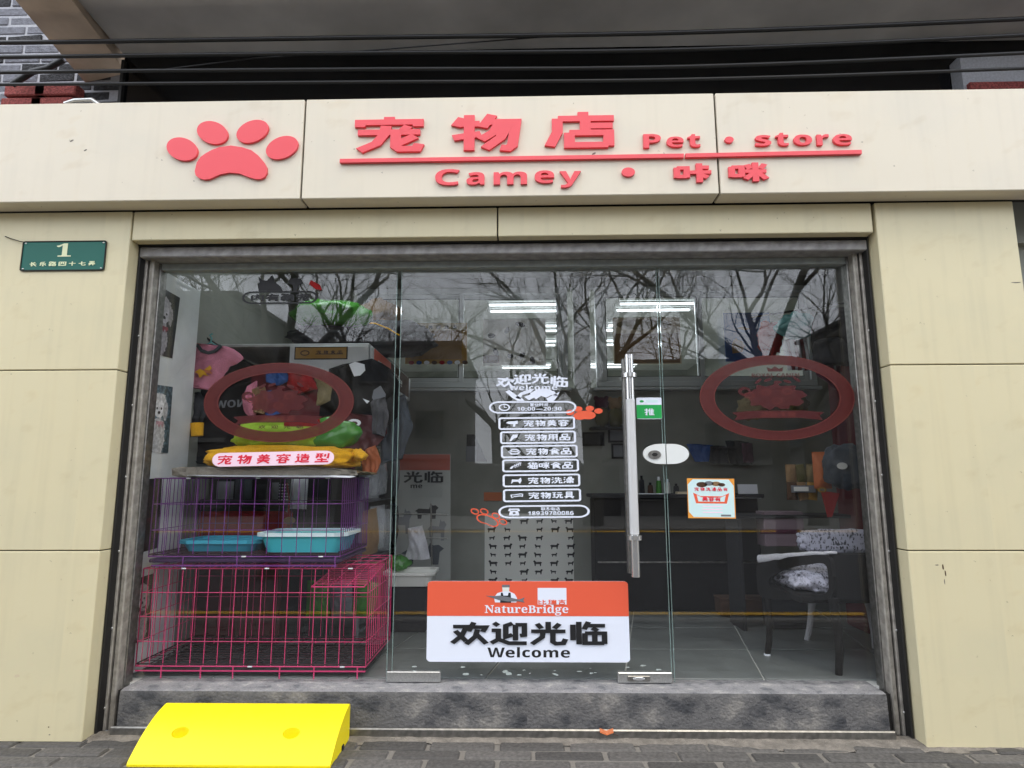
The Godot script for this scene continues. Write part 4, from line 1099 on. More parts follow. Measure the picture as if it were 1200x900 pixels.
	# emblem: figure with crossed arms holding a fish
	obj("emblem_body", plate([Vector2(-0.172, 0.637), Vector2(-0.1768, 0.6638), Vector2(-0.1581, 0.6863), Vector2(-0.1254, 0.6953), Vector2(-0.0926, 0.6954), Vector2(-0.0647, 0.6819), Vector2(-0.0507, 0.6595), Vector2(-0.0555, 0.6372)], zb, 0.0006), M.decal_white, bd)
	obj("emblem_head", plate([Vector2(-0.13, 0.6953), Vector2(-0.1324, 0.7178), Vector2(-0.1254, 0.7291), Vector2(-0.0996, 0.7291), Vector2(-0.0926, 0.7179), Vector2(-0.095, 0.6954)], zb + 0.0007, 0.0005), M.paper, bd)
	obj("emblem_hat", plate([Vector2(-0.1333, 0.7165), Vector2(-0.1333, 0.73), Vector2(-0.0912, 0.7301), Vector2(-0.0912, 0.7165)], zb + 0.0013, 0.0004), M.grey, bd)
	obj("emblem_apron", plate([Vector2(-0.1394, 0.6886), Vector2(-0.13, 0.6886), Vector2(-0.1254, 0.6729), Vector2(-0.102, 0.6729), Vector2(-0.0973, 0.6886), Vector2(-0.0857, 0.6887), Vector2(-0.0834, 0.6358), Vector2(-0.144, 0.6357)], zb + 0.0007, 0.0005), M.dark_grey, bd)
	obj("emblem_fish", plate([Vector2(-0.2235, 0.6727), Vector2(-0.1861, 0.6705), Vector2(-0.1441, 0.6729), Vector2(-0.0927, 0.664), Vector2(-0.0414, 0.6528), Vector2(-0.0087, 0.6641), Vector2(-0.0182, 0.6484), Vector2(-0.0089, 0.6372), Vector2(-0.0461, 0.6439), Vector2(-0.0974, 0.6416), Vector2(-0.1534, 0.6504), Vector2(-0.1861, 0.6616)], zb + 0.0014, 0.0005), M.grey, bd)
	# push sticker
	var ps := decal("push_sticker", "green push sticker with white top beside the pull bar", "sticker")
	var pa := Vector2(0.634, 1.7615); var pb := Vector2(0.7773, 1.6385)
	var pm := (pa + pb) / 2.0
	obj("sheet", plate(scaled_rounded(pm, pb.x - pa.x, pa.y - pb.y, 0.010, 0.006), z, 0.0006), M.decal_white, ps)
	obj("green_field", plate(px_box(Vector2(0.6341, 1.7198), Vector2(0.7764, 1.6414)), z + 0.0006, 0.0004), M.green_sticker, ps)
	var pch := obj("character", glyph("推", 12.0, Vector2(0.058, 0.04), 0.0004), M.decal_white, ps); pch.position = Vector3(pm.x, pm.y - 0.02, z + 0.0012)
	obj("emblem", plate(ellipse(Vector2(0.6648, 1.7402), 0.012, 0.007, 16), z + 0.0006, 0.0004), M.green_sticker, ps)
	obj("print_line", plate(px_box(Vector2(0.6894, 1.7475), Vector2(0.7568, 1.7338)), z + 0.0006, 0.0004), M.sky_card, ps)
	# notice card
	var nc := decal("notice_card", "pale blue and orange notice card taped beside the lock", "card")
	nc.position = Vector3(1.0317, 1.1943, -0.1375); nc.rotation.z = -0.012
	obj("sheet", box(Vector3(0, 0, 0.0006), Vector3(0.262, 0.218, 0.0012)), M.card_orange, nc)
	obj("field", plate([Vector2(-0.126, -0.075), Vector2(-0.10, -0.103), Vector2(0.126, -0.103), Vector2(0.126, 0.07), Vector2(0.10, 0.104), Vector2(-0.10, 0.104), Vector2(-0.128, 0.075)], 0.0012, 0.0004), M.sky_card, nc)
	for g in [[Vector2(-0.05, 0.075), 0.03, M.brown], [Vector2(-0.01, 0.082), 0.026, M.grey], [Vector2(0.03, 0.08), 0.026, M.tan], [Vector2(0.06, 0.075), 0.02, M.brown]]:
		obj("pet_picture", plate(ellipse(g[0], g[1], g[1] * 0.5, 14), 0.0016, 0.0004), g[2], nc)
	write(nc, "宠物洗澡品有", Vector3(-0.08, 0.05, 0.0017), Vector3(0.08, 0.05, 0.0017), Vector2(0.025, 0.02), 12.0, 0.0004, M.red_ink)
	obj("ribbon", hoop([Vector2(-0.10, 0.03), Vector2(-0.06, 0.012), Vector2(0.06, 0.012), Vector2(0.10, 0.03), Vector2(0.085, -0.028), Vector2(-0.085, -0.028)], [Vector2(-0.08, 0.018), Vector2(-0.055, 0.006), Vector2(0.055, 0.006), Vector2(0.08, 0.018), Vector2(0.072, -0.018), Vector2(-0.072, -0.018)], 0.0016, 0.0004), M.orange, nc)
	write(nc, "美容有", Vector3(-0.035, -0.004, 0.0017), Vector3(0.035, -0.004, 0.0017), Vector2(0.034, 0.022), 15.0, 0.0004, M.red_ink)
	for k in 3:
		obj("print_line", plate(px_box(Vector2(-0.05, -0.042 - k * 0.016), Vector2(0.06, -0.047 - k * 0.016)), 0.0016, 0.0003), M.pink_sticker, nc)
	obj("print_line", plate(px_box(Vector2(0.05, -0.088), Vector2(0.105, -0.098)), 0.0016, 0.0003), M.grey, nc)
	# pink caption strip
	var pk := decal("caption_strip", "pale pink rounded strip with red characters before the yellow cushion", "sticker")
	pk.position = Vector3(-1.4406, 1.4214, -0.1375); pk.rotation.z = 0.019
	obj("sheet", plate(scaled_rounded(Vector2.ZERO, 0.70, 0.078, 0.05, 0.036, 8), 0.0, 0.0006), M.pink_sticker, pk)
	write(pk, "宠物美容造型", Vector3(-0.278, 0.0, 0.0008), Vector3(0.282, 0.0, 0.0008), Vector2(0.084, 0.052), 13.0, 0.0004, M.red_ink, "character", 0.1)
	# cat sticker
	var cs := decal("cat_sticker", "black cat sticker with outlined caption high on the pane", "sticker")
	var cc := Vector2(-1.4535, 2.373)
	obj("outline", hoop(scaled_rounded(cc, 0.452, 0.078, 0.06, 0.036, 8), scaled_rounded(cc, 0.424, 0.06, 0.05, 0.028, 8), z, 0.0004), M.ink, cs)
	write(cs, "内有萌宠", Vector3(cc.x - 0.135, cc.y, z + 0.0005), Vector3(cc.x + 0.135, cc.y, z + 0.0005), Vector2(0.082, 0.044), 17.0, 0.0005, M.ink)
	obj("cat_silhouette", plate([Vector2(-1.5838, 2.4136), Vector2(-1.5915, 2.4558), Vector2(-1.5819, 2.4663), Vector2(-1.5892, 2.5034), Vector2(-1.5674, 2.482), Vector2(-1.5362, 2.4764), Vector2(-1.5075, 2.5132), Vector2(-1.4897, 2.4707), Vector2(-1.452, 2.4387), Vector2(-1.4403, 2.4123)], z, 0.0006), M.ink, cs)
	obj("cat_silhouette", plate([Vector2(-1.4124, 2.4647), Vector2(-1.3983, 2.4883), Vector2(-1.3626, 2.4933), Vector2(-1.3314, 2.485), Vector2(-1.3199, 2.4585), Vector2(-1.345, 2.4482), Vector2(-1.3533, 2.4115), Vector2(-1.3738, 2.4117), Vector2(-1.3808, 2.4486)], z, 0.0006), M.ink, cs)
	obj("red_flag", plate([Vector2(-1.2838, 2.4529), Vector2(-1.2748, 2.4792), Vector2(-1.217, 2.447), Vector2(-1.2054, 2.4154), Vector2(-1.2414, 2.4209)], z, 0.0006), M.red, cs)
	round_ornament(Vector2(-1.4266, 1.746), 0.438, 0.232, 0.352, 0.172, false)
	round_ornament(Vector2(1.4319, 1.7583), 0.438, 0.244, 0.352, 0.190, true)

func round_ornament(c: Vector2, rx: float, ry: float, ix: float, iy: float, crowned: bool) -> void:
	var d := decal("paper_cut_ornament", "dark red oval paper cut ornament with crown on the pane" if crowned else "dark red oval paper cut ornament before the green pouch", "ornament", "red oval window ornaments")
	var z := DECAL
	var n := 72
	obj("ring", hoop(ellipse(c, rx, ry, n), ellipse(c, ix, iy, n), z, 0.0004), M.red_vinyl, d)
	for f in [0.06, 0.94]:
		var a := ellipse(c, lerpf(ix, rx, f) + 0.004, lerpf(iy, ry, f) + 0.0025, n)
		obj("border_line", hoop(a, ellipse(c, lerpf(ix, rx, f) - 0.004, lerpf(iy, ry, f) - 0.0025, n), z + 0.0008, 0.0004), M.red_vinyl_line, d)
	# fret pattern round the ring
	var m := MB.new()
	for k in 44:
		var base := TAU * k / 44
		var step := TAU / 44
		var path := [[0.05, 0.2], [0.05, 0.8], [0.75, 0.8], [0.75, 0.35], [0.35, 0.35], [0.35, 0.58], [0.55, 0.58]]
		var pl := PackedVector2Array()
		for p in path:
			var an: float = base + p[0] * step
			pl.append(c + Vector2(cos(an) * lerpf(ix, rx, 0.1 + 0.8 * p[1]), sin(an) * lerpf(iy, ry, 0.1 + 0.8 * p[1])))
		for s in pl.size() - 1:
			var dv := (pl[s + 1] - pl[s]).normalized()
			var nv := Vector2(-dv.y, dv.x) * 0.0021
			m.prism(PackedVector2Array([pl[s] - nv, pl[s + 1] - nv, pl[s + 1] + nv, pl[s] + nv]), z + 0.0006, z + 0.0008 + 0.00001 * s)
	obj("fret", m, M.red_vinyl_line, d)
	# cut paper figure: curly lapdog on a ribbon with the year
	var pts := []
	for k in 90:
		var an := TAU * k / 90
		var r := 1.0 + 0.10 * sin(an * 9.0) + 0.05 * sin(an * 17.0 + 1.0) + 0.12 * cos(an * 2.0)
		pts.append(c + Vector2(cos(an) * 0.145 * r - 0.005, sin(an) * 0.078 * r + 0.005))
	obj("figure", plate(pts, z, 0.0004), M.red_vinyl, d)
	var tail := ellipse(c + Vector2(-0.182, 0.036), 0.036, 0.026, 24)
	obj("tail", hoop(tail, ellipse(c + Vector2(-0.178, 0.034), 0.020, 0.012, 24), z + 0.0005, 0.0003), M.red_vinyl, d)
	for k in 5:
		obj("tuft", plate(ellipse(c + Vector2(-0.10 + k * 0.055, 0.094 + 0.008 * sin(k * 2.0)), 0.024, 0.009, 14, 0.6 - 0.3 * k), z + 0.0005, 0.0003), M.red_vinyl, d)
	for p in [Vector2(-0.155, 0.012), Vector2(-0.06, 0.03), Vector2(0.06, 0.035), Vector2(0.0, -0.02)]:
		obj("cut_curl", hoop(ellipse(c + p, 0.03, 0.018, 18), ellipse(c + p, 0.022, 0.012, 18), z + 0.0006, 0.0003), M.red_vinyl_line, d)
	var rb := [Vector2(-0.26, -0.085), Vector2(-0.14, -0.075), Vector2(0.14, -0.075), Vector2(0.26, -0.085), Vector2(0.23, -0.105), Vector2(0.25, -0.13), Vector2(0.13, -0.118), Vector2(-0.13, -0.118), Vector2(-0.25, -0.13), Vector2(-0.23, -0.105)]
	var rp := []
	for p in rb: rp.append(c + p)
	obj("ribbon", plate(rp, z + 0.0007, 0.0003), M.red_vinyl, d)
	lettering(d, "2018", Vector3(c.x, c.y - 0.097, z + 0.0012), Vector2(0.20, 0.028), 0.0004, M.red_vinyl_line)
	if crowned:
		lettering(d, "ROYAL CANIN", Vector3(c.x, c.y + 0.128, z), Vector2(0.27, 0.022), 0.0004, M.red_vinyl)
		var cr := [Vector2(-0.04, 0.15), Vector2(0.04, 0.15), Vector2(0.048, 0.176), Vector2(0.022, 0.165), Vector2(0.0, 0.18), Vector2(-0.022, 0.165), Vector2(-0.048, 0.176)]
		var cp := []
		for p in cr: cp.append(c + p)
		obj("crown", plate(cp, z, 0.0004), M.red_vinyl, d)
	else:
		write(d, "欢迎光临", Vector3(c.x - 0.09, c.y - 0.143, z), Vector3(c.x + 0.13, c.y - 0.143, z), Vector2(0.04, 0.02), 14.0, 0.0003, M.red_vinyl)

# ---------------------------------------------------------------- things behind the glass
func dog_print(called: String, bg: Color, bg2: Color, fur: Color, bow: Color, sd: int, side: bool) -> StandardMaterial3D:
	# a photograph of a groomed dog, as printed
	var W := 160; var H := 256
	var im := Image.create(W, H, false, Image.FORMAT_RGB8)
	var fn := FastNoiseLite.new(); fn.seed = sd; fn.frequency = 0.05; fn.fractal_octaves = 4
	var head := Vector2(70 if side else 84, 92); var body := Vector2(64 if side else 88, 195)
	for y in H:
		for x in W:
			var q := Vector2(x, y)
			var nz := fn.get_noise_2d(x, y)
			var c := bg.lerp(bg2, clampf(0.5 + nz * 1.2 + (x - 80) * 0.004, 0, 1))
			var w := nz * 10.0
			if ((q - body) / Vector2(40, 74)).length() < 1.0 + w * 0.02: c = fur * (0.82 + 0.2 * nz)
			if ((q - Vector2(head.x, 62)) / Vector2(42, 34)).length() < 1.0 + w * 0.02: c = fur * (0.9 + 0.2 * nz)
			if ((q - head) / Vector2(34, 34)).length() < 1.0 + w * 0.015: c = fur * (0.96 + 0.2 * nz)
			for s in [-1.0, 1.0]:
				if ((q - head - Vector2(s * 40, 4)) / Vector2(15, 36)).length() < 1.0 + w * 0.02: c = fur * (0.78 + 0.25 * nz)
				if ((q - head - Vector2(s * 13, -2)) / Vector2(5, 5)).length() < 1.0: c = Color(0.04, 0.03, 0.03)
			if ((q - head - Vector2(0, 14)) / Vector2(8, 6)).length() < 1.0: c = Color(0.05, 0.04, 0.04)
			if absf(q.x - head.x - 10) < 24 and y > 138 and y < 156 + 6 * sin(x * 0.3) and ((q - body) / Vector2(42, 76)).length() < 1.1: c = bow * (0.9 + 0.3 * nz)
			im.set_pixel(x, y, c.clamp())
	return print_mat(called, im, 0.35)

func garment(called: String, label: String, outline: PackedVector2Array, z: float, m: Material, sd: int, amp := 0.03) -> Node3D:
	var t := thing(called, label, "garment", "pet clothes on the rack")
	var b := MB.new(); b.cloth(outline, z, 0.03, amp, 1.3, sd)
	obj("body", b, m, t)
	return t

func left_corner() -> void:
	var bd := thing("side_board", "white side board hung with dog photographs at the window edge", "board")
	obj("sheet", box(Vector3(-2.213, 1.40, -0.40), Vector3(0.02, 2.34, 0.47), 0.004), M.white_board, bd)
	var shots := [
		[Vector3(-2.199, 2.0428, -0.1277), Vector3(-2.199, 2.0523, -0.358), Vector3(-2.199, 2.4519, -0.3878), Vector3(-2.199, 2.4591, -0.0973), "dog photograph on black ground, highest on the white board", dog_print("photo_a", Color(0.05, 0.06, 0.07), Color(0.13, 0.15, 0.16), Color(0.72, 0.70, 0.72), Color(0.55, 0.2, 0.25), 3, true)],
		[Vector3(-2.199, 1.4624, -0.1296), Vector3(-2.199, 1.4662, -0.3955), Vector3(-2.199, 1.8765, -0.388), Vector3(-2.199, 1.8587, -0.117), "photograph of a white fluffy dog with pink scarf on the board", dog_print("photo_b", Color(0.45, 0.55, 0.60), Color(0.22, 0.28, 0.30), Color(0.92, 0.92, 0.93), Color(0.82, 0.62, 0.66), 5, false)],
		[Vector3(-2.199, 0.8891, -0.142), Vector3(-2.199, 0.9024, -0.3691), Vector3(-2.199, 1.3156, -0.3537), Vector3(-2.199, 1.3054, -0.1285), "dark brown dog photograph beside the purple cage", dog_print("photo_c", Color(0.08, 0.07, 0.08), Color(0.16, 0.13, 0.13), Color(0.20, 0.15, 0.13), Color(0.30, 0.10, 0.12), 7, false)],
		[Vector3(-2.199, 0.398, -0.1601), Vector3(-2.199, 0.3888, -0.3664), Vector3(-2.199, 0.7578, -0.3469), Vector3(-2.199, 0.751, -0.1391), "photograph of a white dog on dark ground beside the pink cage", dog_print("photo_d", Color(0.10, 0.07, 0.07), Color(0.22, 0.15, 0.15), Color(0.74, 0.72, 0.72), Color(0.4, 0.25, 0.3), 9, false)]]
	for s in shots:
		var b := MB.new(); b.quad(s[0], s[1], s[2], s[3], Vector3.RIGHT)
		tag(obj("dog_photograph", b, s[5]), s[4], "photograph", "dog photographs")
	# clothes rail
	var rl := MB.new(); rl.tube([Vector3(-2.3115, 2.3361, -0.78), Vector3(-2.2016, 2.2482, -1), Vector3(-2.0889, 2.1523, -1.6)], 0.009, 8)
	tag(obj("clothes_rail", rl, M.black), "black clothes rail slanting above the pink shirt", "rail")
	# pink shirt on a hanger
	var sh := thing("pink_pet_shirt", "pink pet shirt with yellow print on a blue hanger", "garment", "pet clothes on the rack")
	var b := MB.new()
	b.cloth(poly([Vector2(-2.4207, 2.1011), Vector2(-2.3437, 2.1719), Vector2(-2.2414, 2.2249), Vector2(-2.1914, 2.1888), Vector2(-2.1323, 2.1883), Vector2(-2.0754, 2.2178), Vector2(-2.0029, 2.1934), Vector2(-1.9475, 2.1573), Vector2(-1.9099, 2.1214), Vector2(-1.9492, 2.0921), Vector2(-2.0063, 2.0688), Vector2(-2.0488, 2.0043), Vector2(-2.1025, 1.9342), Vector2(-2.1413, 1.9052), Vector2(-2.2295, 1.9115), Vector2(-2.3299, 1.9238), Vector2(-2.3776, 2.0063)]), -0.72, 0.05, 0.03, 1.2, 3, 18, 18)
	obj("body", b, M.pink_cloth, sh)
	var cl := MB.new(); cl.tube([Vector3(-2.2305, 2.2123, -0.69), Vector3(-2.198, 2.1706, -0.69), Vector3(-2.15, 2.1555, -0.69), Vector3(-2.104, 2.167, -0.69), Vector3(-2.0657, 2.2052, -0.69)], 0.012, 7)
	obj("collar", cl, M.slate, sh)
	obj("neck_lining", plate([Vector2(-2.2436, 2.2283), Vector2(-2.0889, 2.2211), Vector2(-2.1278, 2.1855), Vector2(-2.1684, 2.1738), Vector2(-2.2172, 2.1921)], -0.735, 0.01), M.slate, sh)
	obj("print", plate([Vector2(-2.2228, 2.0202), Vector2(-2.1897, 2.0433), Vector2(-2.1656, 2.0315), Vector2(-2.1217, 2.0662), Vector2(-2.1084, 2.0428), Vector2(-2.1465, 2.0081), Vector2(-2.122, 1.9905), Vector2(-2.1635, 2.0024), Vector2(-2.1849, 1.9793), Vector2(-2.1987, 2.0084)], -0.672, 0.002), M.yellow_cloth, sh)
	obj("print", plate([Vector2(-2.1661, 2.0373), Vector2(-2.1192, 2.0312), Vector2(-2.1001, 2.0078), Vector2(-2.1469, 2.0139)], -0.671, 0.003), M.leaf_orange, sh)
	var hg := MB.new(); hg.tube([Vector3(-2.2295, 2.1901, -0.725), Vector3(-2.1561, 2.2374, -0.725), Vector3(-2.1523, 2.2673, -0.725), Vector3(-2.1655, 2.2855, -0.725), Vector3(-2.1486, 2.2974, -0.725)], 0.006, 6)
	hg.tube([Vector3(-2.1561, 2.2374, -0.725), Vector3(-2.088, 2.1951, -0.725)], 0.006, 6)
	obj("hanger", hg, M.teal, sh)
	var g1 := garment("black_pet_shirt", "black pet shirt with mirrored white lettering below the pink shirt", poly([Vector2(-2.4586, 1.9574), Vector2(-2.2438, 1.9199), Vector2(-1.9769, 1.9909), Vector2(-1.7073, 2.0257), Vector2(-1.6075, 1.8443), Vector2(-1.6369, 1.6069), Vector2(-1.8495, 1.3855), Vector2(-2.4123, 1.3871)]), -0.86, M.black, 11)
	lettering(g1, "SNOW", Vector3(-2.0039, 1.8211, -0.8), Vector2(0.26, 0.052), 0.002, M.grey, "lettering", "Droid Sans", 700, 0.05, true)
	var g2 := garment("maroon_pet_coat", "maroon pet coat with blue print behind the oval ornament", poly([Vector2(-1.8954, 2.0322), Vector2(-1.6945, 2.0791), Vector2(-1.4845, 2.0657), Vector2(-1.4113, 1.8977), Vector2(-1.4243, 1.6617), Vector2(-1.8437, 1.5758), Vector2(-1.9074, 1.8408)]), -0.82, M.maroon, 13)
	obj("print", plate([Vector2(-1.7655, 1.9044), Vector2(-1.7364, 1.9101), Vector2(-1.7219, 1.863), Vector2(-1.6792, 1.8334), Vector2(-1.7258, 1.8277), Vector2(-1.7562, 1.8455)], -0.772, 0.002), M.blue, g2)
	obj("print", plate([Vector2(-1.7749, 1.7636), Vector2(-1.7173, 1.7809), Vector2(-1.6571, 1.7514), Vector2(-1.7033, 1.74), Vector2(-1.725, 1.711), Vector2(-1.7604, 1.717)], -0.772, 0.002), M.blue, g2)
	garment("gold_pet_vest", "small dull gold pet vest behind the oval ornament", poly([Vector2(-1.4833, 2.021), Vector2(-1.3999, 2.0325), Vector2(-1.3417, 1.93), Vector2(-1.3499, 1.8405), Vector2(-1.4488, 1.7934), Vector2(-1.5106, 1.8413)]), -0.84, M.khaki, 17)
	var g4 := garment("black_pet_coat", "black pet coat with white patches beside the glass edge", poly([Vector2(-1.372, 2.0722), Vector2(-1.2414, 2.12), Vector2(-1.0736, 2.1433), Vector2(-0.9515, 2.0817), Vector2(-0.8645, 1.9603), Vector2(-0.8823, 1.7218), Vector2(-0.9863, 1.6337), Vector2(-1.2697, 1.6173), Vector2(-1.3383, 1.8429)]), -0.86, M.black, 19, 0.06)
	obj("white_patch", plate([Vector2(-1.2173, 2.0904), Vector2(-1.1764, 2.1082), Vector2(-1.1105, 2.0897), Vector2(-1.1031, 2.0478), Vector2(-1.1374, 2.0122), Vector2(-1.1786, 2.0064), Vector2(-1.1979, 2.0484)], -0.802, 0.004), M.white, g4)
	obj("white_patch", plate([Vector2(-1.0396, 1.9106), Vector2(-0.9934, 1.9399), Vector2(-0.9563, 1.8806), Vector2(-0.9657, 1.7982), Vector2(-1.0247, 1.8102), Vector2(-1.0497, 1.8575)], -0.802, 0.004), M.grey, g4)
	obj("white_patch", plate([Vector2(-1.1142, 1.8519), Vector2(-1.0665, 1.834), Vector2(-1.0836, 1.8164)], -0.802, 0.003), M.white, g4)
	var g5 := garment("red_pet_coat", "dark red pet coat with pale round badge", poly([Vector2(-1.3972, 1.7299), Vector2(-1.2104, 1.7525), Vector2(-0.964, 1.7396), Vector2(-0.937, 1.6115), Vector2(-1.0153, 1.508), Vector2(-1.1286, 1.428), Vector2(-1.3315, 1.4287)]), -0.80, M.dark_red, 23, 0.05)
	obj("badge", hoop(ellipse(Vector2(-1.153, 1.6805), 0.045, 0.026, 24), ellipse(Vector2(-1.1529, 1.6776), 0.024, 0.013, 24), -0.752, 0.003), M.white, g5)
	garment("olive_pet_coat", "olive brown pet coat low beside the yellow cushion", poly([Vector2(-1.2374, 1.5456), Vector2(-1.0627, 1.5916), Vector2(-0.9891, 1.4866), Vector2(-1.0195, 1.3369), Vector2(-1.1943, 1.3373)]), -0.84, M.olive, 29, 0.05)
	garment("navy_pet_coat", "dark slate pet coat hanging behind the glass edge", poly([Vector2(-1.0064, 1.8488), Vector2(-0.8508, 1.8964), Vector2(-0.7854, 1.6674), Vector2(-0.8633, 1.4308), Vector2(-1.0053, 1.4077)]), -0.92, M.slate, 31, 0.05)
	# smaller clothes crowded on the rack
	var small := [
		["rose_pet_vest", "small rose pet vest tucked beside the pink shirt", [Vector2(-1.9243, 1.9438), Vector2(-1.8553, 1.9791), Vector2(-1.823, 1.8366), Vector2(-1.8395, 1.7193), Vector2(-1.9233, 1.7431), Vector2(-1.9538, 1.8491)], "pink_cloth"],
		["wine_pet_vest", "small wine red pet vest with pale dots in the oval", [Vector2(-1.6291, 2.0356), Vector2(-1.4623, 2.0108), Vector2(-1.4225, 1.9157), Vector2(-1.5503, 1.881), Vector2(-1.6359, 1.9406)], "red"],
		["tan_pet_vest", "small tan pet vest low inside the oval ornament", [Vector2(-1.8709, 1.9182), Vector2(-1.7895, 1.9415), Vector2(-1.7479, 1.835), Vector2(-1.766, 1.7413), Vector2(-1.849, 1.7534)], "tan"],
		["slate_pet_vest", "small slate blue pet vest high inside the oval ornament", [Vector2(-1.7818, 2.0476), Vector2(-1.6521, 2.0587), Vector2(-1.624, 1.9753), Vector2(-1.6929, 1.9402), Vector2(-1.7769, 1.9643)], "blue"],
		["charcoal_pet_vest", "charcoal pet vest beside the yellow cup", [Vector2(-2.3535, 1.8881), Vector2(-2.2352, 1.8994), Vector2(-2.1671, 1.7806), Vector2(-2.194, 1.6633), Vector2(-2.324, 1.6638)], "dark_grey"],
		["grey_pet_vest", "grey pet vest with folds beside the glass edge", [Vector2(-1.0489, 1.8339), Vector2(-0.9557, 1.857), Vector2(-0.9166, 1.716), Vector2(-0.948, 1.5884), Vector2(-1.0298, 1.6003)], "fur_grey"],
		["rust_pet_vest", "rust coloured pet vest low beside the glass edge", [Vector2(-1.114, 1.4959), Vector2(-1.0111, 1.5299), Vector2(-0.9734, 1.427), Vector2(-1.0051, 1.3364), Vector2(-1.097, 1.3366)], "leaf_orange"],
		["plum_pet_vest", "plum pet vest below the dark red coat", [Vector2(-1.3088, 1.4508), Vector2(-1.1834, 1.4961), Vector2(-1.1232, 1.4274), Vector2(-1.1545, 1.3367), Vector2(-1.2925, 1.3371)], "plum"]]
	for k in small.size():
		garment(small[k][0], small[k][1], poly(small[k][2]), -0.79 + 0.012 * (k % 3), M[small[k][3]], 201 + k, 0.05)
	var cup := MB.new(); cup.tube([Vector3(-2.1676, 1.5893, -0.66), Vector3(-2.1768, 1.674, -0.66)], 0.036, 16, 0.043)
	tag(obj("yellow_cup", cup, M.yellow_cloth), "small yellow cup below the pink shirt", "cup")
	var pc := MB.new(); pc.pack(Vector3(-2.2837, 1.6267, -0.7), Vector3(0.08, 0.13, 0.05), Basis.IDENTITY, 4)
	tag(obj("pink_pouch", pc, M.pink_cloth), "small pink pouch beside the yellow cup", "pouch")
	cages()

func wire_face(o: Vector3, u: Vector3, v: Vector3, nu: int, nv: int, r: float, edge := true) -> MB:
	# wires of one cage side: corner O, sides U and V
	var b := MB.new()
	var out := u.cross(v).normalized() * r * 1.4
	for i in range(1, nu):
		var p := o + u * (float(i) / nu)
		b.tube([p, p + v], r, 5)
	for i in range(1, nv):
		var p := o + v * (float(i) / nv) + out
		b.tube([p, p + u], r, 5)
	if edge:
		b.tube([o, o + u], r * 1.5, 6); b.tube([o + v, o + u + v], r * 1.5, 6); b.tube([o, o + v], r * 1.5, 6); b.tube([o + u, o + u + v], r * 1.5, 6)
	return b

func cage(called: String, label: String, m: Material, x0: float, x1: float, y0: float, y1: float, z0: float, z1: float, cols: int, rws: int, side_cols: int) -> Node3D:
	var t := thing(called, label, "cage", "wire pet cages")
	var w := Vector3(x1 - x0, 0, 0); var h := Vector3(0, y1 - y0, 0); var d := Vector3(0, 0, z1 - z0)
	var r := 0.0024
	obj("front_grille", wire_face(Vector3(x0, y0, z0), w, h, cols, rws, r), m, t)
	obj("rear_grille", wire_face(Vector3(x0, y0, z1), w, h, cols, rws, r * 0.9), m, t)
	obj("side_grille", wire_face(Vector3(x0, y0, z0), d, h, side_cols, rws, r), m, t)
	obj("side_grille", wire_face(Vector3(x1, y0, z0), d, h, side_cols, rws, r), m, t)
	obj("roof_grille", wire_face(Vector3(x0, y1, z0), w, d, cols, 4, r), m, t)
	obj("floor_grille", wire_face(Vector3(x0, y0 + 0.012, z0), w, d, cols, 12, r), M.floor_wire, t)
	for k in 3:
		obj("clip", box(Vector3(lerpf(x0, x1, [0.18, 0.55, 0.92][k]), y1, z0 + 0.004), Vector3(0.026, 0.007, 0.008), 0.002), M.white, t)
	for k in 2:
		obj("clip", box(Vector3(lerpf(x0, x1, [0.5, 0.9][k]), y0, z0 + 0.004), Vector3(0.026, 0.007, 0.008), 0.002), M.white, t)
	return t

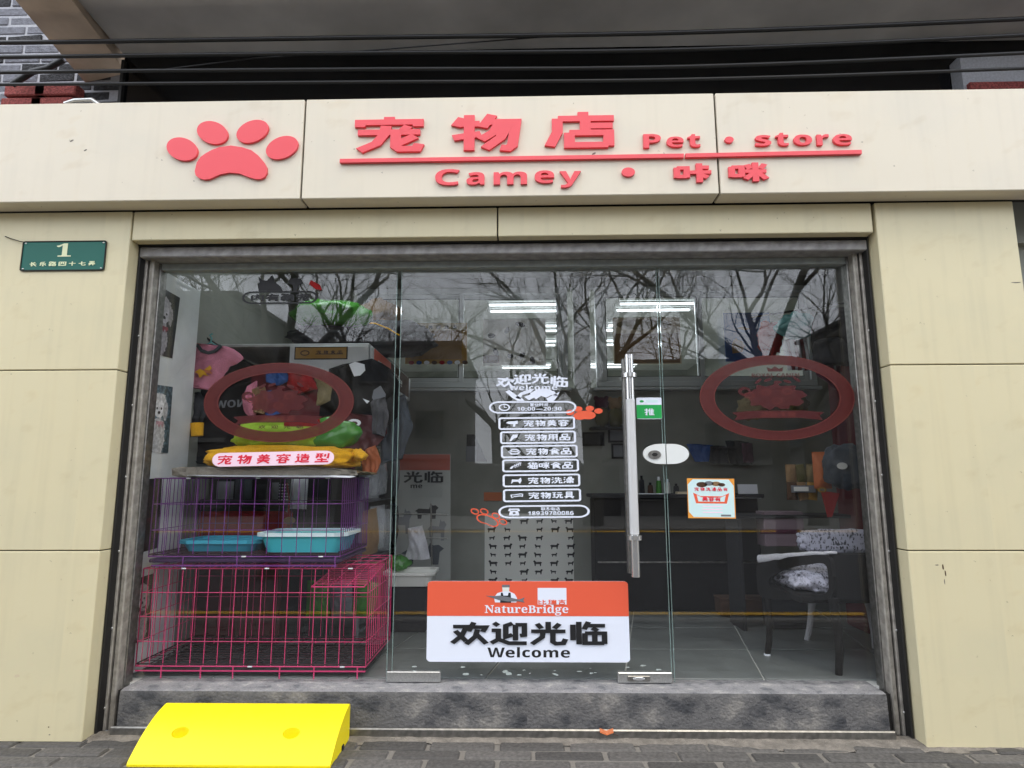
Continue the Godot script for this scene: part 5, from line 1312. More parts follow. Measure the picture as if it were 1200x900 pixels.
func cages() -> void:
	var fl := MB.new()
	var pk := cage("pet_cage", "large pink wire cage standing on the floor", M.pink_wire, -2.165, -0.885, 0.285, 0.808, -0.19, -0.80, 17, 4, 12)
	for k in 6:
		var x: float = [-2.02, -1.80, -1.62, -1.36, -1.17, -0.93][k]
		for z in [-0.19, -0.78]:
			var b := MB.new(); b.tube([Vector3(x, 0.285, z), Vector3(x, FLOOR, z)], 0.004, 6)
			obj("foot", b, M.pink_wire, pk)
	obj("base_rail", box(Vector3(-1.525, 0.262, -0.188), Vector3(1.28, 0.006, 0.006)), M.pink_wire, pk)
	# little wire shelf inside
	obj("inner_shelf", wire_face(Vector3(-1.22, 0.70, -0.24), Vector3(0.30, 0, 0), Vector3(0, 0.06, -0.5), 3, 12, 0.003), M.pink_wire, pk)
	obj("waste_tray", box(Vector3(-1.525, 0.245, -0.5), Vector3(1.24, 0.02, 0.56), 0.005), M.dark_grey, pk)
	var pp := cage("pet_cage", "purple wire cage stacked on the pink cage", M.purple_wire, -2.150, -1.052, 0.872, 1.312, -0.20, -0.78, 13, 3, 14)
	obj("waste_tray", box(Vector3(-1.60, 0.848, -0.49), Vector3(1.10, 0.022, 0.58), 0.006), M.tray_purple, pp)
	obj("base_rail", box(Vector3(-1.60, 0.822, -0.2), Vector3(1.06, 0.008, 0.008)), M.purple_wire, pp)
	for k in 4:
		var x: float = [-1.95, -1.64, -1.34, -1.08][k]
		for z in [-0.2, -0.77]:
			var b := MB.new(); b.tube([Vector3(x, 0.872, z), Vector3(x, 0.812, z)], 0.004, 6)
			obj("foot", b, M.purple_wire, pp)
	# trays in the purple cage
	var t1 := thing("litter_tray", "cyan litter tray with white rim in the purple cage", "tray")
	tray(t1, Vector3(-1.30, 0.885, -0.42), Vector3(0.50, 0.10, 0.36), M.tray_cyan, M.tray_white)
	var t2 := thing("feeding_tray", "low blue tray in the purple cage beside the litter tray", "tray")
	tray(t2, Vector3(-1.80, 0.885, -0.44), Vector3(0.46, 0.055, 0.32), M.tray_blue, M.tray_blue)
	# mat on the cage
	var mt := MB.new(); mt.cloth(poly([Vector2(-2.04, -0.8), Vector2(-0.99, -0.8), Vector2(-0.98, -0.19), Vector2(-2.05, -0.19)]), 0.0, 0.03, 0.018, 1.2, 7, 10, 24)
	var mo := MB.new()
	for i in range(0, mt.v.size(), 3):
		var p := []; var q := []
		for k in 3:
			var a := mt.v[i + k]; var n := mt.n[i + k]
			p.append(Vector3(a.x, a.z + 1.345, a.y)); q.append(Vector3(n.x, n.z, n.y))
		mo.tri(p[0], p[1], p[2], q[0], q[1], q[2])
	var mat_o := thing("folded_mat", "grey folded mat lying on top of the purple cage", "mat")
	obj("cover", mo, M.khaki, mat_o)
	var wavy := PackedVector2Array()
	for k in 25: wavy.append(Vector2(lerpf(-2.055, -0.975, k / 24.0), 1.372 + 0.006 * sin(k * 1.3) - (0.012 if k > 22 else 0.0)))
	for k in 25: wavy.append(Vector2(lerpf(-0.962, -2.05, k / 24.0), 1.322 + 0.004 * sin(k * 2.1)))
	var eb := MB.new(); eb.cloth(wavy, -0.195, 0.03, 0.02, 1.6, 9, 6, 40)
	obj("folded_edge", eb, M.mat_edge, mat_o)
	var ew := MB.new(); ew.cloth(poly([Vector2(-1.95, 1.332), Vector2(-1.0, 1.326), Vector2(-0.965, 1.318), Vector2(-1.0, 1.313), Vector2(-1.95, 1.322)]), -0.172, 0.008, 0.006, 1.6, 10, 3, 30)
	obj("lining", ew, M.white, mat_o)
	var cu := thing("yellow_cushion", "yellow gathered pet cushion lying on the grey mat", "cushion")
	var b := MB.new(); b.blob(Vector3(-1.50, 1.435, -0.47), Vector3(0.465, 0.078, 0.24), 0.15, 1.6, 5, 72, 0.72)
	obj("pad", b, M.yellow_cloth, cu)
	for k in 3:
		var kn := MB.new(); kn.blob(Vector3(-1.04 + 0.02 * k, 1.445 + 0.012 * (k % 2), -0.42 + 0.03 * k), Vector3(0.04, 0.03, 0.03), 0.6, 2.0, 30 + k, 16)
		obj("tassel", kn, M.yellow_cloth, cu)
	var gp := thing("green_pouch", "lime green soft pouch lying on the yellow cushion", "pouch")
	var b2 := MB.new(); b2.blob(Vector3(-1.45, 1.575, -0.46), Vector3(0.37, 0.10, 0.14), 0.26, 1.2, 15, 64, 0.85)
	obj("body", b2, M.lime, gp)
	var b3 := MB.new(); b3.blob(Vector3(-1.18, 1.58, -0.42), Vector3(0.17, 0.095, 0.10), 0.35, 1.2, 18, 32)
	obj("flap", b3, M.green_bag, gp)
	obj("red_label", box(Vector3(-1.36, 1.645, -0.345), Vector3(0.22, 0.045, 0.006), 0.002), M.red, gp)
	# things standing behind the cages
	var rb := thing("red_storage_box", "red storage box with dark lid behind the purple cage", "box")
	obj("body", box(Vector3(-1.95, 0.95, -1.06), Vector3(0.62, 0.28, 0.3), 0.02), M.red, rb)
	obj("lid", box(Vector3(-1.95, 1.13, -1.06), Vector3(0.64, 0.08, 0.32), 0.02), M.dark_grey, rb)
	obj("stand", box(Vector3(-1.95, 0.515, -1.06), Vector3(0.60, 0.588, 0.3), 0.01), M.dark_red, rb)
	var st := thing("dotted_strap", "black collar strap with white dots behind the purple cage", "strap")
	obj("band", box(Vector3(-1.6457, 1.2179, -0.86), Vector3(0.075, 0.14, 0.01), 0.003), M.black, st)
	for i in 4:
		for j in 6:
			obj("dot", plate(ellipse(Vector2(-1.6739, 1.2696) + Vector2(i * 0.018, -j * 0.020), 0.005, 0.005, 8), -0.854, 0.002), M.white, st)
	var ld := thing("red_lead", "red lead with pale tag hanging behind the purple cage", "lead")
	var l := MB.new(); l.tube([Vector3(-1.6276, 1.281, -0.85), Vector3(-1.6044, 1.1723, -0.85), Vector3(-1.6057, 1.0872, -0.85), Vector3(-1.5905, 1.0194, -0.85)], 0.006, 6)
	obj("cord", l, M.red, ld)
	obj("tag", plate(ellipse(Vector2(-1.5932, 1.0313), 0.04, 0.024, 18), -0.845, 0.006), M.tan, ld)
	for k in 5:
		var pkm := MB.new(); pkm.pack(Vector3(-2.097, 1.0828, -0.95) + Vector3(k * 0.13, 0.10 + 0.03 * sin(k * 2.0), 0), Vector3(0.12, 0.22, 0.05), Basis(Vector3.BACK, 0.15 * sin(k * 3.1)), k)
		tag(obj("snack_packet", pkm, [M.grey, M.slate, M.dark_grey, M.grey, M.white][k]), ["grey", "slate blue", "dark", "mid grey", "white"][k] + " snack packet hanging behind the purple cage", "packet", "packets behind the cages")
	for k in 3:
		var pkm := MB.new(); pkm.pack(Vector3(-1.42 + k * 0.16, 0.50, -0.98), Vector3(0.16, 0.24, 0.07), Basis(Vector3.BACK, 0.2 * sin(k * 2.3)), k + 40)
		tag(obj("feed_bag", pkm, [M.green_bag, M.grey, M.green_bag][k]), ["green feed bag nearest the red box, behind the pink cage", "grey feed bag between two green ones behind the pink cage", "green feed bag nearest the glass door, behind the pink cage"][k], "bag", "feed bags behind the cages")

func tray(t: Node, c: Vector3, s: Vector3, m: Material, rim: Material) -> void:
	var o := []; var steps := [[0.86, 0.0], [1.0, 1.0]]
	var b := MB.new()
	var rows := []
	for st in [[0.80, 0.08], [0.84, 0.0], [0.97, 0.95], [1.0, 1.0], [0.93, 0.96], [0.82, 0.12], [0.0, 0.1]]:
		var r := []
		for p in scaled_rounded(Vector2.ZERO, s.x * st[0] + 0.001, s.z * st[0] + 0.001, 0.06 * st[0] + 0.0004, 0.05 * st[0] + 0.0004, 5):
			r.append(c + Vector3(p.x, s.y * st[1], p.y))
		r.append(r[0])
		rows.append(r)
	b.grid(rows)
	obj("basin", b, m, t)
	var rm := MB.new()
	var outer := scaled_rounded(Vector2.ZERO, s.x * 1.06, s.z * 1.06, 0.066, 0.055, 5); var inner := scaled_rounded(Vector2.ZERO, s.x * 0.96, s.z * 0.96, 0.06, 0.05, 5)
	rm.ring_prism(outer, inner, c.y + s.y - 0.006, c.y + s.y + 0.014)
	var rr := MB.new()
	for i in range(0, rm.v.size(), 3):
		var p := []; var q := []
		for k in 3:
			var a := rm.v[i + k]; var n := rm.n[i + k]
			p.append(Vector3(c.x + a.x, a.z, c.z + a.y)); q.append(Vector3(n.x, n.z, n.y))
		rr.tri(p[0], p[1], p[2], q[0], q[1], q[2])
	obj("rim", rr, rim, t)

func shelf_corner() -> void:
	var zf := -0.98; var zr := -2.5
	var x0: float = -2.24; var x1: float = -1.1286
	var t := thing("display_shelf", "tall display shelf with white header board behind the pet clothes", "shelf")
	var hy0: float = 2.0435; var hy1: float = 2.2567
	obj("header_board", box(Vector3((-1.6999 + x1) / 2, (hy0 + hy1) / 2, zf), Vector3(x1 - -1.6999, hy1 - hy0, 0.03), 0.003), M.white_board, t)
	obj("top_board", box(Vector3((x0 + x1) / 2, hy1 + 0.012, (zf + zr) / 2), Vector3(x1 - x0, 0.022, zf - zr), 0.003), M.white_board, t)
	obj("side_header", box(Vector3(x1 + 0.012, (hy0 + hy1) / 2, (zf + zr) / 2), Vector3(0.024, hy1 - hy0, zf - zr - 0.04), 0.003), M.white_board, t)
	obj("side_print", box(Vector3(x1 + 0.026, (hy0 + hy1) / 2 + 0.01, -1.32), Vector3(0.004, (hy1 - hy0) * 0.86, 0.56)), M.orange, t)
	obj("side_print", box(Vector3(x1 + 0.026, (hy0 + hy1) / 2 + 0.01, -2.0), Vector3(0.004, (hy1 - hy0) * 0.86, 0.78)), M.brown, t)
	var hold := Node3D.new(); hold.name = "side_lettering"; t.add_child(hold)
	hold.transform = Transform3D(Basis(Vector3.UP, PI / 2), Vector3(x1 + 0.03, (hy0 + hy1) / 2 - 0.01, -1.6))
	lettering(hold, "Nature Bridge", Vector3.ZERO, Vector2(0.9, 0.10), 0.002, M.paper, "lettering", "Droid Serif")
	for y in [FLOOR + 0.05, 0.72, 1.15, 1.55]:
		obj("shelf_board", box(Vector3((x0 + x1) / 2, y, (zf + zr) / 2 - 0.05), Vector3(x1 - x0 - 0.02, 0.02, zf - zr - 0.1), 0.003), M.grey, t)
	obj("back_panel", box(Vector3(x0 + 0.35, 1.15, (zf + zr) / 2 - 0.06), Vector3(0.02, 1.86, zf - zr - 0.12)), M.dark_grey, t)
	obj("front_panel", box(Vector3((x0 + x1) / 2 - 0.02, 1.15, zf - 0.06), Vector3(x1 - x0 - 0.08, 1.86, 0.02)), M.dark_grey, t)
	for z in [zf - 0.04, zr + 0.02]:
		obj("upright", box(Vector3(x1 - 0.03, 1.15, z), Vector3(0.03, 1.86, 0.03), 0.003), M.grey, t)
	# label plaque
	var lp := thing("gold_plaque", "gold label plaque with black border on the white header board", "plaque")
	var pa := Vector2(-1.663, 2.2642); var pb := Vector2(-1.2779, 2.1706)
	pa.y -= 0.012; pb.y -= 0.012
	obj("border", plate(px_box(pa, pb), -0.964, 0.004), M.ink, lp)
	obj("sheet", plate(px_box(pa + Vector2(0.008, -0.007), pb + Vector2(-0.008, 0.007)), -0.960, 0.002), M.gold, lp)
	obj("emblem", hoop(ellipse(Vector2(lerpf(pa.x, pb.x, 0.2), (pa.y + pb.y) / 2), 0.034, 0.02, 20), ellipse(Vector2(lerpf(pa.x, pb.x, 0.2), (pa.y + pb.y) / 2), 0.026, 0.013, 20), -0.958, 0.001), M.brown, lp)
	write(lp, "宠物食品", Vector3(lerpf(pa.x, pb.x, 0.46), (pa.y + pb.y) / 2 + 0.006, -0.957), Vector3(lerpf(pa.x, pb.x, 0.86), (pa.y + pb.y) / 2 + 0.006, -0.957), Vector2(0.034, 0.024), 13.0, 0.001, M.brown)
	obj("print_line", plate(px_box(Vector2(lerpf(pa.x, pb.x, 0.4), pa.y - 0.052), Vector2(lerpf(pa.x, pb.x, 0.92), pa.y - 0.058)), -0.958, 0.001), M.brown, lp)
	# bags lying on top
	var bag := MB.new(); bag.blob(Vector3(-1.4793, 2.5461, -1.2), Vector3(0.30, 0.115, 0.18), 0.22, 1.4, 21, 40)
	tag(obj("green_bag", bag, M.green_bag), "green netted bag on top of the display shelf", "bag")
	var b2 := MB.new(); b2.blob(Vector3(-1.5019, 2.3737, -1.15), Vector3(0.28, 0.08, 0.12), 0.3, 1.8, 23, 40)
	tag(obj("dark_fleece", b2, M.dark_grey), "dark fleece bundle under the green netted bag", "bundle")
	var b3 := MB.new(); b3.blob(Vector3(-1.1861, 2.4816, -1.75), Vector3(0.42, 0.15, 0.30), 0.25, 2.0, 25, 48)
	tag(obj("grey_pet_bed", b3, M.fur_grey), "grey fluffy pet bed on top of the display shelf", "pet bed")
	var b4 := MB.new(); b4.blob(Vector3(-1.3025, 2.7324, -1.9), Vector3(0.20, 0.13, 0.2), 0.4, 1.8, 27, 32)
	tag(obj("brown_bag", b4, M.tan), "light brown bag on the shelf behind the fluffy pet bed", "bag")
	var yc := MB.new(); yc.tube([Vector3(-1.2997, 2.5473, -1.42), Vector3(-1.1963, 2.5394, -1.42), Vector3(-1.0921, 2.4965, -1.42), Vector3(-1.0016, 2.44, -1.42)], 0.006, 6)
	tag(obj("yellow_ribbon", yc, M.yellow_cloth), "thin yellow ribbon over the fluffy pet bed", "ribbon")
	# packets along the shelf's open side
	var n := 0
	for r in 3:
		for k in 6:
			var b := MB.new()
			var c := Vector3(x1 + 0.01, [1.34, 0.93, 0.50][r] + 0.02 * sin(n * 2.1), -1.12 - k * 0.24)
			b.pack(Vector3.ZERO, Vector3(0.21, [0.34, 0.32, 0.36][r], 0.09), Basis(Vector3.UP, PI / 2 - 0.3) * Basis(Vector3.BACK, 0.1 * sin(n * 1.3)), n + 60)
			var kind: String = ["film", "slate", "grey", "film", "tan", "fur_white", "dark_grey"][(n * 3) % 7]
			var colr: String = {"film": "clear film", "slate": "slate blue", "grey": "grey", "tan": "light brown", "fur_white": "white", "dark_grey": "dark grey"}[kind]
			var o := obj("feed_packet", b, M[kind])
			o.position = c
			tag(o, "%s feed packet on the %s shelf, %s from the shop front" % [colr, ["upper", "middle", "lowest"][r], ["first", "second", "third", "fourth", "fifth", "sixth"][k]], "packet", "packets on the display shelf")
			n += 1
	# banner hung at the shelf's end
	var bn := thing("hanging_banner", "tall white printed banner hanging behind the glass door edge", "banner")
	var z := -1.95
	obj("sheet", plate([Vector2(-1.0946, 0.4723), Vector2(-0.6307, 0.4727), Vector2(-0.6439, 1.5189), Vector2(-1.1222, 1.5204)], z, 0.006), M.dull_paper, bn)
	obj("orange_field", plate([Vector2(-1.1149, 1.3823), Vector2(-0.6459, 1.381), Vector2(-0.6476, 1.5152), Vector2(-1.1184, 1.5168)], z + 0.007, 0.002), M.dull_orange, bn)
	write(bn, "光临", Vector3(-0.9614, 1.324, -1.94), Vector3(-0.7861, 1.3236, -1.94), Vector2(0.165, 0.098), 13.0, 0.002, M.ink)
	lettering(bn, "me", Vector3(-0.9305, 1.2449, -1.94), Vector2(0.10, 0.03), 0.002, M.ink)
	for p in [[Vector2(-1.0544, 0.9466), 0.09, 0.12, "grey"], [Vector2(-0.8391, 1.0311), 0.10, 0.07, "dark_grey"], [Vector2(-0.7498, 0.876), 0.08, 0.10, "grey"], [Vector2(-0.8684, 0.6808), 0.18, 0.10, "slate"]]:
		var o := []
		for q in [Vector2(-1, 0.1), Vector2(-0.7, 0.4), Vector2(0.2, 0.35), Vector2(0.35, 0.95), Vector2(0.5, 0.75), Vector2(0.75, 0.8), Vector2(1.0, 0.5), Vector2(0.8, 0.2), Vector2(0.75, -0.8), Vector2(0.45, -0.8), Vector2(0.4, -0.2), Vector2(-0.4, -0.2), Vector2(-0.45, -0.8), Vector2(-0.75, -0.8), Vector2(-0.8, 0.0)]:
			o.append(p[0] + Vector2(q.x * p[1], q.y * p[2]))
		obj("printed_pet", plate(o, z + 0.008, 0.002), M[p[3]], bn)
	var rk := thing("wire_stand", "thin wire stand before the white banner", "stand")
	for q in [[Vector3(-0.768, 1.1108, -1.7), Vector3(-0.7528, 0.6294, -1.7)], [Vector3(-1.0641, 1.03, -1.7), Vector3(-0.6353, 1.0227, -1.7)], [Vector3(-0.9489, 0.8417, -1.7), Vector3(-0.6328, 0.8349, -1.7)]]:
		var b := MB.new(); b.tube(q, 0.007, 6)
		obj("rod", b, M.steel, rk)
	var wb := MB.new(); wb.cloth(poly([Vector2(-0.9135, 0.9369), Vector2(-0.8078, 0.9497), Vector2(-0.7661, 0.8468), Vector2(-0.7371, 0.7001), Vector2(-0.9343, 0.7), Vector2(-0.8976, 0.8212)]), -1.5, 0.12, 0.05, 1.5, 51)
	tag(obj("white_plastic_bag", wb, M.fur_white), "crumpled white plastic bag before the hanging banner", "bag")
	var wbw := thing("white_pet_bowl", "wide white pet bowl on a dark stand beside the pink cage", "bowl")
	var bp := Vector3(-0.8508, 0.5408, -1.35)
	tray(wbw, bp, Vector3(0.36, 0.085, 0.30), M.paper, M.paper)
	obj("stand", box(Vector3(bp.x, (bp.y + FLOOR) / 2 - 0.002, bp.z), Vector3(0.26, bp.y - FLOOR - 0.006, 0.22), 0.01), M.dark_grey, wbw)
	var gb := MB.new(); gb.blob(Vector3(-0.9861, 0.6682, -1.5), Vector3(0.10, 0.06, 0.10), 0.4, 1.6, 57, 24)
	tag(obj("green_toy", gb, M.green_bag), "green toy behind the round white bowl", "toy")

func framed(called: String, label: String, a: Vector2, b: Vector2, z: float, m: Material, rim: Material = null) -> Node3D:
	var t := thing(called, label, "poster")
	obj("sheet", plate(px_box(a, b), z, 0.004), m, t)
	if rim: obj("frame", hoop(px_box(a + Vector2(-0.012, 0.012), b + Vector2(0.012, -0.012)), px_box(a + Vector2(0.006, -0.006), b + Vector2(-0.006, 0.006)), z, 0.012), rim, t)
	return t

func middle_of_room() -> void:
	# posters on the partition windows
	var yp := framed("yellow_poster", "yellow printed poster on the partition window", Vector2(-1.1718, 2.8276), Vector2(-0.5687, 2.4207), -2.55, M.gold)
	obj("picture", plate(px_box(Vector2(-1.1195, 2.758), Vector2(-0.6192, 2.4635)), -2.545, 0.002), M.tan, yp)
	obj("title_band", plate(px_box(Vector2(-1.1632, 2.8232), Vector2(-0.58, 2.7538)), -2.545, 0.0025), M.cream, yp)
	write(yp, "宠物美容洗澡", Vector3(-1.0845, 2.7855, -2.54), Vector3(-0.697, 2.7824, -2.54), Vector2(0.055, 0.04), 14.0, 0.001, M.ink)
	for k in 8:
		obj("small_picture", plate(ellipse(Vector2(-1.1103, 2.4309) + Vector2(k * 0.075, 0.0), 0.028, 0.02, 12), -2.544, 0.002), M[["red", "blue", "white", "brown"][k % 4]], yp)
	var wp := framed("white_poster", "pale poster with dark pet figures on the partition window", Vector2(-0.4124, 2.8647), Vector2(0.2048, 2.3988), -2.558, M.paper)
	for k in 7:
		obj("pet_figure", plate(ellipse([Vector2(-0.3272, 2.698), Vector2(-0.1765, 2.7483), Vector2(-0.2851, 2.5356), Vector2(-0.1435, 2.4922), Vector2(-0.0271, 2.4999), Vector2(0.0723, 2.4485), Vector2(-0.0423, 2.8074)][k], [0.04, 0.035, 0.04, 0.03, 0.035, 0.04, 0.05][k], 0.024, 12, k), -2.553, 0.003), M[["dark_grey", "grey"][k % 2]], wp)
	obj("pet_figure", plate(px_box(Vector2(-0.41, 2.5025), Vector2(-0.2516, 2.4253)), -2.553, 0.003), M.brown, wp)
	var bp := framed("brown_poster", "pale poster with a brown picture on the partition window", Vector2(0.8628, 2.8716), Vector2(1.5175, 2.4072), -2.558, M.cream)
	obj("picture", plate(px_box(Vector2(0.8751, 2.7084), Vector2(1.5014, 2.4157)), -2.553, 0.003), M.tan, bp)
	obj("title_shape", plate(ellipse(Vector2(1.1671, 2.7978), 0.27, 0.055, 24), -2.553, 0.003), M.khaki, bp)
	# poster of dog breeds on the partition
	var db := framed("breed_poster", "grey white poster of small black dog silhouettes on the partition", Vector2(-0.3894, 0.9823), Vector2(0.4434, 0.3002), -2.596, M.paper)
	var m := MB.new()
	var k := 0
	for r in 9:
		for c in 6:
			if (r * 5 + c * 3) % 11 == 0: continue
			var p := Vector2(-0.3166, 0.9112) + Vector2(c * 0.145 + 0.01 * sin(k), -r * 0.077)
			var s := 0.036 + 0.008 * sin(k * 1.7)
			var f: float = -1.0 if k % 3 == 0 else 1.0
			var o := PackedVector2Array()
			for q in [Vector2(-1, 0.1), Vector2(-0.7, 0.35), Vector2(0.4, 0.3), Vector2(0.7, 0.7), Vector2(1.1, 0.5), Vector2(0.85, 0.15), Vector2(0.7, -0.6), Vector2(0.5, -0.6), Vector2(0.42, -0.15), Vector2(-0.4, -0.15), Vector2(-0.5, -0.6), Vector2(-0.72, -0.6), Vector2(-0.75, 0.0)]:
				o.append(p + Vector2(q.x * s * f, q.y * s))
			m.prism(o, -2.592, -2.590)
			k += 1
	obj("dog_silhouettes", m, M.ink, db)
	framed("orange_card", "small dull orange card above the breed poster", Vector2(-0.3984, 1.1809), Vector2(-0.2281, 1.1009), -2.596, M.leaf_orange)
	var tri := thing("angled_card", "black and white angled card on the dark partition", "card")
	obj("sheet", plate([Vector2(-0.5714, 1.471), Vector2(-0.367, 1.4704), Vector2(-0.4914, 1.7319), Vector2(-0.5655, 1.7322)], -2.596, 0.005), M.black, tri)
	obj("label", plate([Vector2(-0.5714, 1.471), Vector2(-0.4733, 1.4707), Vector2(-0.4742, 1.6172), Vector2(-0.5728, 1.6175)], -2.59, 0.003), M.grey, tri)
	var bc := framed("blue_card", "small blue card with white panel under the counter edge", Vector2(0.6425, 1.1082), Vector2(0.7862, 0.9702), -2.1, M.qr_blue)
	obj("white_panel", plate(px_box(Vector2(0.6751, 1.0827), Vector2(0.7576, 0.9992)), -2.095, 0.002), M.sky_card, bc)
	framed("picture_frame", "wide black picture frame on the partition", Vector2(0.5587, 1.7359), Vector2(0.7439, 1.6291), -2.596, M.dark_grey, M.black)
	framed("picture_frame", "tall black picture frame behind the pull bar, upper of two", Vector2(0.8054, 1.8005), Vector2(0.9401, 1.661), -2.596, M.grey, M.black)
	framed("picture_frame", "black picture frame behind the pull bar, lower of two", Vector2(0.8334, 1.6288), Vector2(0.9355, 1.5068), -2.596, M.grey, M.black)
	# plush toys on a bracket shelf
	var sh := thing("bracket_shelf", "narrow bracket shelf carrying plush toys on the partition", "shelf")
	obj("board", box(Vector3(0.7942, 1.7776, -2.5), Vector3(0.36, 0.02, 0.18), 0.003), M.dark_grey, sh)
	for q in [[Vector3(0.7262, 1.965, -2.5), "plum"], [Vector3(0.8555, 1.9562, -2.5), "tan"]]:
		var t := thing("plush_toy", ("plum coloured" if q[1] == "plum" else "light brown") + " plush toy on the bracket shelf", "toy", "plush toys on the shelf")
		var b := MB.new(); b.blob(q[0] + Vector3(0, -0.07, 0), Vector3(0.07, 0.10, 0.06), 0.2, 2.0, 3, 20)
		obj("body", b, M.olive, t)
		var h := MB.new(); h.blob(q[0] + Vector3(0, 0.05, 0), Vector3(0.065, 0.06, 0.055), 0.2, 2.0, 4, 20)
		obj("head", h, M[q[1]], t)
		for s in [-1, 1]:
			var e := MB.new(); e.blob(q[0] + Vector3(s * 0.05, 0.10, 0), Vector3(0.025, 0.025, 0.015), 0.1, 2.0, 5, 12)
			obj("ear", e, M[q[1]], t)
	# counter
	var ct := thing("counter", "dark counter across the middle of the room behind the pull bar", "counter")
	var cy: float = 1.1618
	var xa: float = 0.5456; var xb: float = 1.9815
	obj("top", box(Vector3((xa + xb) / 2, cy, -2.1), Vector3(xb - xa, 0.03, 0.42), 0.004), M.dark_grey, ct)
	obj("front", box(Vector3((xa + xb) / 2, (cy + FLOOR) / 2 - 0.01, -2.12), Vector3(xb - xa - 0.06, cy - FLOOR - 0.03, 0.32), 0.004), M.black, ct)
	obj("top_edge", box(Vector3(1.044, cy + 0.018, -1.9), Vector3(0.24, 0.006, 0.02)), M.white, ct)
	obj("foot_rail", box(Vector3((xa + xb) / 2, 0.62, -1.945), Vector3(xb - xa - 0.1, 0.012, 0.012)), M.steel, ct)
	for q in 5:
		var bt := thing("dark_bottle", ["tall dark bottle on the counter nearest the pull bar", "short amber bottle on the counter", "tall green bottle on the counter", "white pump bottle on the counter", "short dark bottle on the counter nearest the notice card"][q], "bottle", "bottles on the counter")
		var bx: float = 1.0175 + q * 0.075; var bh: float = [0.17, 0.11, 0.16, 0.14, 0.10][q]
		var bb0 := MB.new(); bb0.tube([Vector3(bx, cy + 0.016, -2.15), Vector3(bx, cy + bh * 0.7, -2.15), Vector3(bx, cy + bh * 0.8, -2.15)], 0.026, 14, 0.018)
		obj("body", bb0, M[["dark_grey", "brown", "green_bag", "paper", "dark_grey"][q]], bt)
		var bc0 := MB.new(); bc0.tube([Vector3(bx, cy + bh * 0.8, -2.15), Vector3(bx, cy + bh, -2.15)], 0.011, 10)
		obj("cap", bc0, M[["black", "black", "white", "white", "black"][q]], bt)
	var lt := thing("tablet", "white tablet standing on the counter beside the notice card", "tablet")
	obj("screen", plate([Vector2(1.7928, 1.1538), Vector2(1.953, 1.1535), Vector2(1.9487, 1.2563), Vector2(1.788, 1.2566)], -1.96, 0.015), M.white, lt)
	obj("base", box(Vector3(1.8352, 1.1467, -1.95), Vector3(0.26, 0.012, 0.1), 0.004), M.white, lt)
	var cb := thing("small_carton", "small cream carton on the counter beside the notice card", "carton")
	obj("body", box(Vector3(1.3155, 1.176, -1.95), Vector3(0.09, 0.04, 0.08), 0.003), M.cream, cb)
	var bb := thing("brown_drawer_box", "low brown box on the floor before the counter", "box")
	obj("body", box(Vector3(1.7105, FLOOR + 0.075, -1.82), Vector3(0.36, 0.12, 0.16), 0.006), M.brown, bb)
	obj("lid", box(Vector3(1.7105, FLOOR + 0.142, -1.82), Vector3(0.37, 0.016, 0.17), 0.004), M.brown, bb)
	# pennants and goods hung on the far wall
	var h := thing("blue_pet_vest", "light blue pet vest hanging behind the notice card", "garment", "pet clothes on the far wall")
	var v := MB.new(); v.cloth(poly([Vector2(1.5141, 1.6271), Vector2(1.7672, 1.6261), Vector2(1.7114, 1.4604), Vector2(1.5854, 1.4608)]), -2.5, 0.03, 0.03, 1.5, 61)
	obj("body", v, M.blue, h)
	for q in [["black_pet_vest", "black pet vest hanging beside the blue vest", [Vector2(1.8796, 1.6575), Vector2(2.1006, 1.6566), Vector2(2.1182, 1.4278), Vector2(1.9142, 1.4284)], "black", 63], ["plum_pet_vest", "plum pet vest hanging beside the black vest", [Vector2(2.0203, 1.6331), Vector2(2.1307, 1.6327), Vector2(2.1196, 1.4513), Vector2(2.0254, 1.4516)], "plum", 65], ["grey_pet_vest", "dark grey pet vest between the blue and black vests", [Vector2(1.7348, 1.6104), Vector2(1.8848, 1.6098), Vector2(1.8993, 1.4441), Vector2(1.7185, 1.4447)], "dark_grey", 67]]:
		var g := thing(q[0], q[1], "garment", "pet clothes on the far wall")
		var gm := MB.new(); gm.cloth(poly(q[2]), -2.5 + 0.01 * (q[4] % 3), 0.03, 0.03, 1.5, q[4])
		obj("body", gm, M[q[3]], g)

